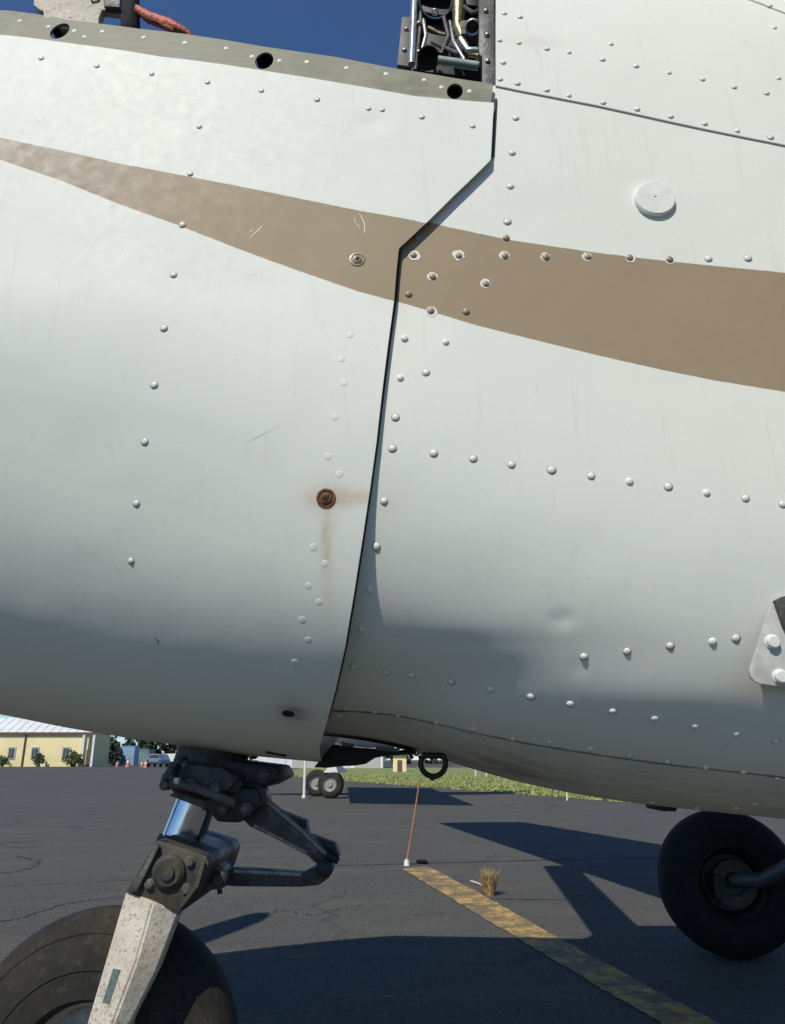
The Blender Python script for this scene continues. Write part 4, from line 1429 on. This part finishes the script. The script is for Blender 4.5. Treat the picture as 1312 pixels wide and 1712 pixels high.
# blue container and pale shed, trailer, car, cones
M_BLUE = simple('blue_container_paint', (.28, .40, .58), .5, 0, .15, .5)
def container(px0, px1, pt, pb, Y, mat, name, label, cat):
    a, b = P(px0, pb, Y), P(px1, pt, Y)
    e = empty(name, ((a.x + b.x) / 2, Y, 0), label, cat)
    z0, z1 = 0.0, b.z
    box('body', ((a.x + b.x) / 2, Y + 1.2, (z0 + z1) / 2), (b.x - a.x, 2.4, z1 - z0), mat, e)
    n = 9
    for k in range(n):
        x = a.x + (b.x - a.x) * (k + .5) / n
        box('wall_rib', (x, Y - .03, (z0 + z1) / 2), ((b.x - a.x) / n * .45, .05, (z1 - z0) * .9), mat, e)
    box('top_rail', ((a.x + b.x) / 2, Y - .04, z1 - .06), (b.x - a.x, .1, .12), mat, e)
    return e
container(199, 226, 1247, 1271, 128, M_BLUE, 'blue_container', 'blue ribbed container seen under the cowl behind the cones', 'container')
container(226, 250, 1252, 1275, 134, simple('teal_shed', (.16, .27, .25), .6, 0, .2, .5), 'teal_shed', 'dull green shed between the blue container and the grey car', 'shed')
def car():
    Y = 96.0
    a = P(243, 1281, Y)
    e = empty('parked_car', (a.x + .9, Y, 0), 'grey car parked near the orange cones, seen under the cowl', 'car')
    x0 = a.x
    mt = simple('car_paint', (.22, .25, .33), .3, .3, .1, 1)
    pts = [(0, .35), (0, .85), (.12, 1.0), (.35, 1.5), (1.45, 1.52), (1.75, 1.0), (1.85, .85), (1.85, .35)]
    bm = bmesh.new()
    bm_prism(bm, [(x0 + x, Y, z) for x, z in pts], (0, 3.9, 0), .06)
    from_bm('body', bm, mt, e, True)
    bm = bmesh.new()
    bm_prism(bm, [(x0 + x, Y - .02, z) for x, z in [(.25, 1.05), (.42, 1.42), (1.40, 1.44), (1.6, 1.05)]], (0, .05, 0), .01)
    from_bm('windscreen', bm, M_GLASS, e)
    for x in (.2, 1.65):
        for yy in (.6, 3.1):
            lathe('wheel', (x0 + x, Y + yy, .32), (1, 0, 0), [(0, -.1), (.2, -.1), (.32, -.09), (.33, 0), (.32, .09), (.2, .1), (0, .1)], M_RUBBERB, e, 20)
        lathe('headlight', (x0 + x, Y - .02, .8), (0, -1, 0), [(.13, -.02), (.12, .02), (0, .03)], M_GLASS, e, 12)
    box('bumper', (x0 + .92, Y - .05, .5), (1.8, .12, .22), M_GLASS, e, 0, .03)
car()
def trailer():
    Y = 112.0
    a, b = P(268, 1275, Y), P(318, 1260, Y)
    e = empty('white_trailer', ((a.x + b.x) / 2, Y, 0), 'white box trailer behind the grey car at the strut', 'trailer')
    box('body', ((a.x + b.x) / 2, Y + 1.2, (b.z + .6) / 2), (b.x - a.x, 2.4, b.z - .6), M_ROOFW, e, 0, .05)
    box('chassis', ((a.x + b.x) / 2, Y + 1.2, .5), (b.x - a.x - .3, 2.2, .18), M_BLACK, e)
    for k in (.25, .6):
        lathe('wheel', (a.x + (b.x - a.x) * k, Y + .1, .38), (0, 1, 0), [(0, -.1), (.22, -.1), (.37, -.09), (.38, 0), (.37, .09), (0, .1)], M_RUBBERB, e, 20)
trailer()
M_CONE = simple('orange_cone', (.5, .2, .1), .6, 0, .1, 2)
def cone(px, py, h, label):
    b = G(px, py)
    e = empty('traffic_cone', b, label, 'traffic cone', 'orange cones by the parked car')
    lathe('cone_body', b, (0, 0, 1), [(.17 * h / .7, .03), (.11 * h / .7, h * .4), (.03, h), (0, h)], M_CONE, e, 14)
    box('cone_base', b + Vector((0, 0, .02)), (.4, .4, .04), M_CONE, e)
    lathe('cone_band', b + Vector((0, 0, h * .45)), (0, 0, 1), [(.112 * h / .7, 0), (.08 * h / .7, h * .2)], M_ROOFW, e, 14)
cone(195, 1282, .75, 'orange cone left of the others, in front of the dark shrub')
cone(213, 1283, 1.2, 'tall orange cone in front of the blue container')
cone(237, 1282, .8, 'orange cone close by the left side of the grey car')
cone(243, 1284, .95, 'orange cone touching the grey car in view, nearest of the cones')

# fence along the grass, far hangar, hut
M_POST = simple('fence_post_white', (.62, .62, .58), .6)
fn = Vector((-gd.y, gd.x, 0))
if fn.y < 0: fn = -fn
f0 = gA + fn * 9 - gd * 4
fence = empty('wire_fence', (f0.x, f0.y, 0), 'pale post and wire fence standing in the grass verge', 'fence')
fp = []
for k in range(24):
    p = f0 + gd * (k * 1.25) + Vector((random.uniform(-.05, .05), 0, 0))
    fp.append(p)
    box('post', (p.x, p.y, .55), (.07, .07, 1.1 + random.uniform(-.05, .1)), M_POST, fence, .3)
for z in (.35, .7, 1.05):
    tube('wire', [q + Vector((0, 0, z)) for q in fp], .008, M_POST, fence, 5)
def hangar():
    Y = 86.0
    a, b = P(430, 1282, Y), P(640, 1276, Y)
    e = empty('white_hangar', ((a.x + b.x) / 2, Y, 0), 'low white hangar on the far side of the grass', 'hangar')
    H = 3.2
    box('wall', ((a.x + b.x) / 2, Y + 5, H / 2), (b.x - a.x, 10, H), M_ROOFW, e)
    bm = bmesh.new()
    bm_prism(bm, [(a.x - .3, Y - .4, H + .01), (a.x - .3, Y + 5, H + 1.5), (a.x - .3, Y + 10.4, H + .01)], (b.x - a.x + .6, 0, 0))
    from_bm('roof', bm, M_TRIM, e)
    for k in range(4):
        x = a.x + (b.x - a.x) * (k + .5) / 4
        d = box('hangar_door', (x, Y - .04, 1.3), ((b.x - a.x) / 4 * .8, .1, 2.6), M_TRIM if k % 2 else M_ROOFW, e)
hangar()
def hut():
    Y = 60.0
    c = P(668, 1290, Y)
    e = empty('beige_hut', (c.x, Y, 0), 'small beige hut standing in the grass behind the fence', 'hut')
    H = 1.15
    box('wall', (c.x, Y + .6, H / 2), (1.0, 1.2, H), M_YEL, e)
    bm = bmesh.new()
    bm_prism(bm, [(c.x - .65, Y - .2, H + .01), (c.x, Y - .2, H + .4), (c.x + .65, Y - .2, H + .01)], (0, 1.6, 0))
    from_bm('roof', bm, M_BRN, e)
    box('door', (c.x, Y - .03, .42), (.35, .06, .8), M_BRN, e)
hut()
# far wood closing the horizon
def wood():
    rnd = random.Random(11)
    bm = bmesh.new()
    for k in range(26):
        c = Vector((-70 + k * 8 + rnd.uniform(-2, 2), 170 + rnd.uniform(-6, 6), 0))
        leaf_ball(bm, c + Vector((0, 0, 3.4)), 5.5 + rnd.random() * 2, 3.4 + rnd.random() * 1.8, 420, rnd, 1.1)
    tag(from_bm('distant_wood', bm, M_LEAFD), 'dark line of trees far beyond the grass', 'trees', kind='stuff')
wood()
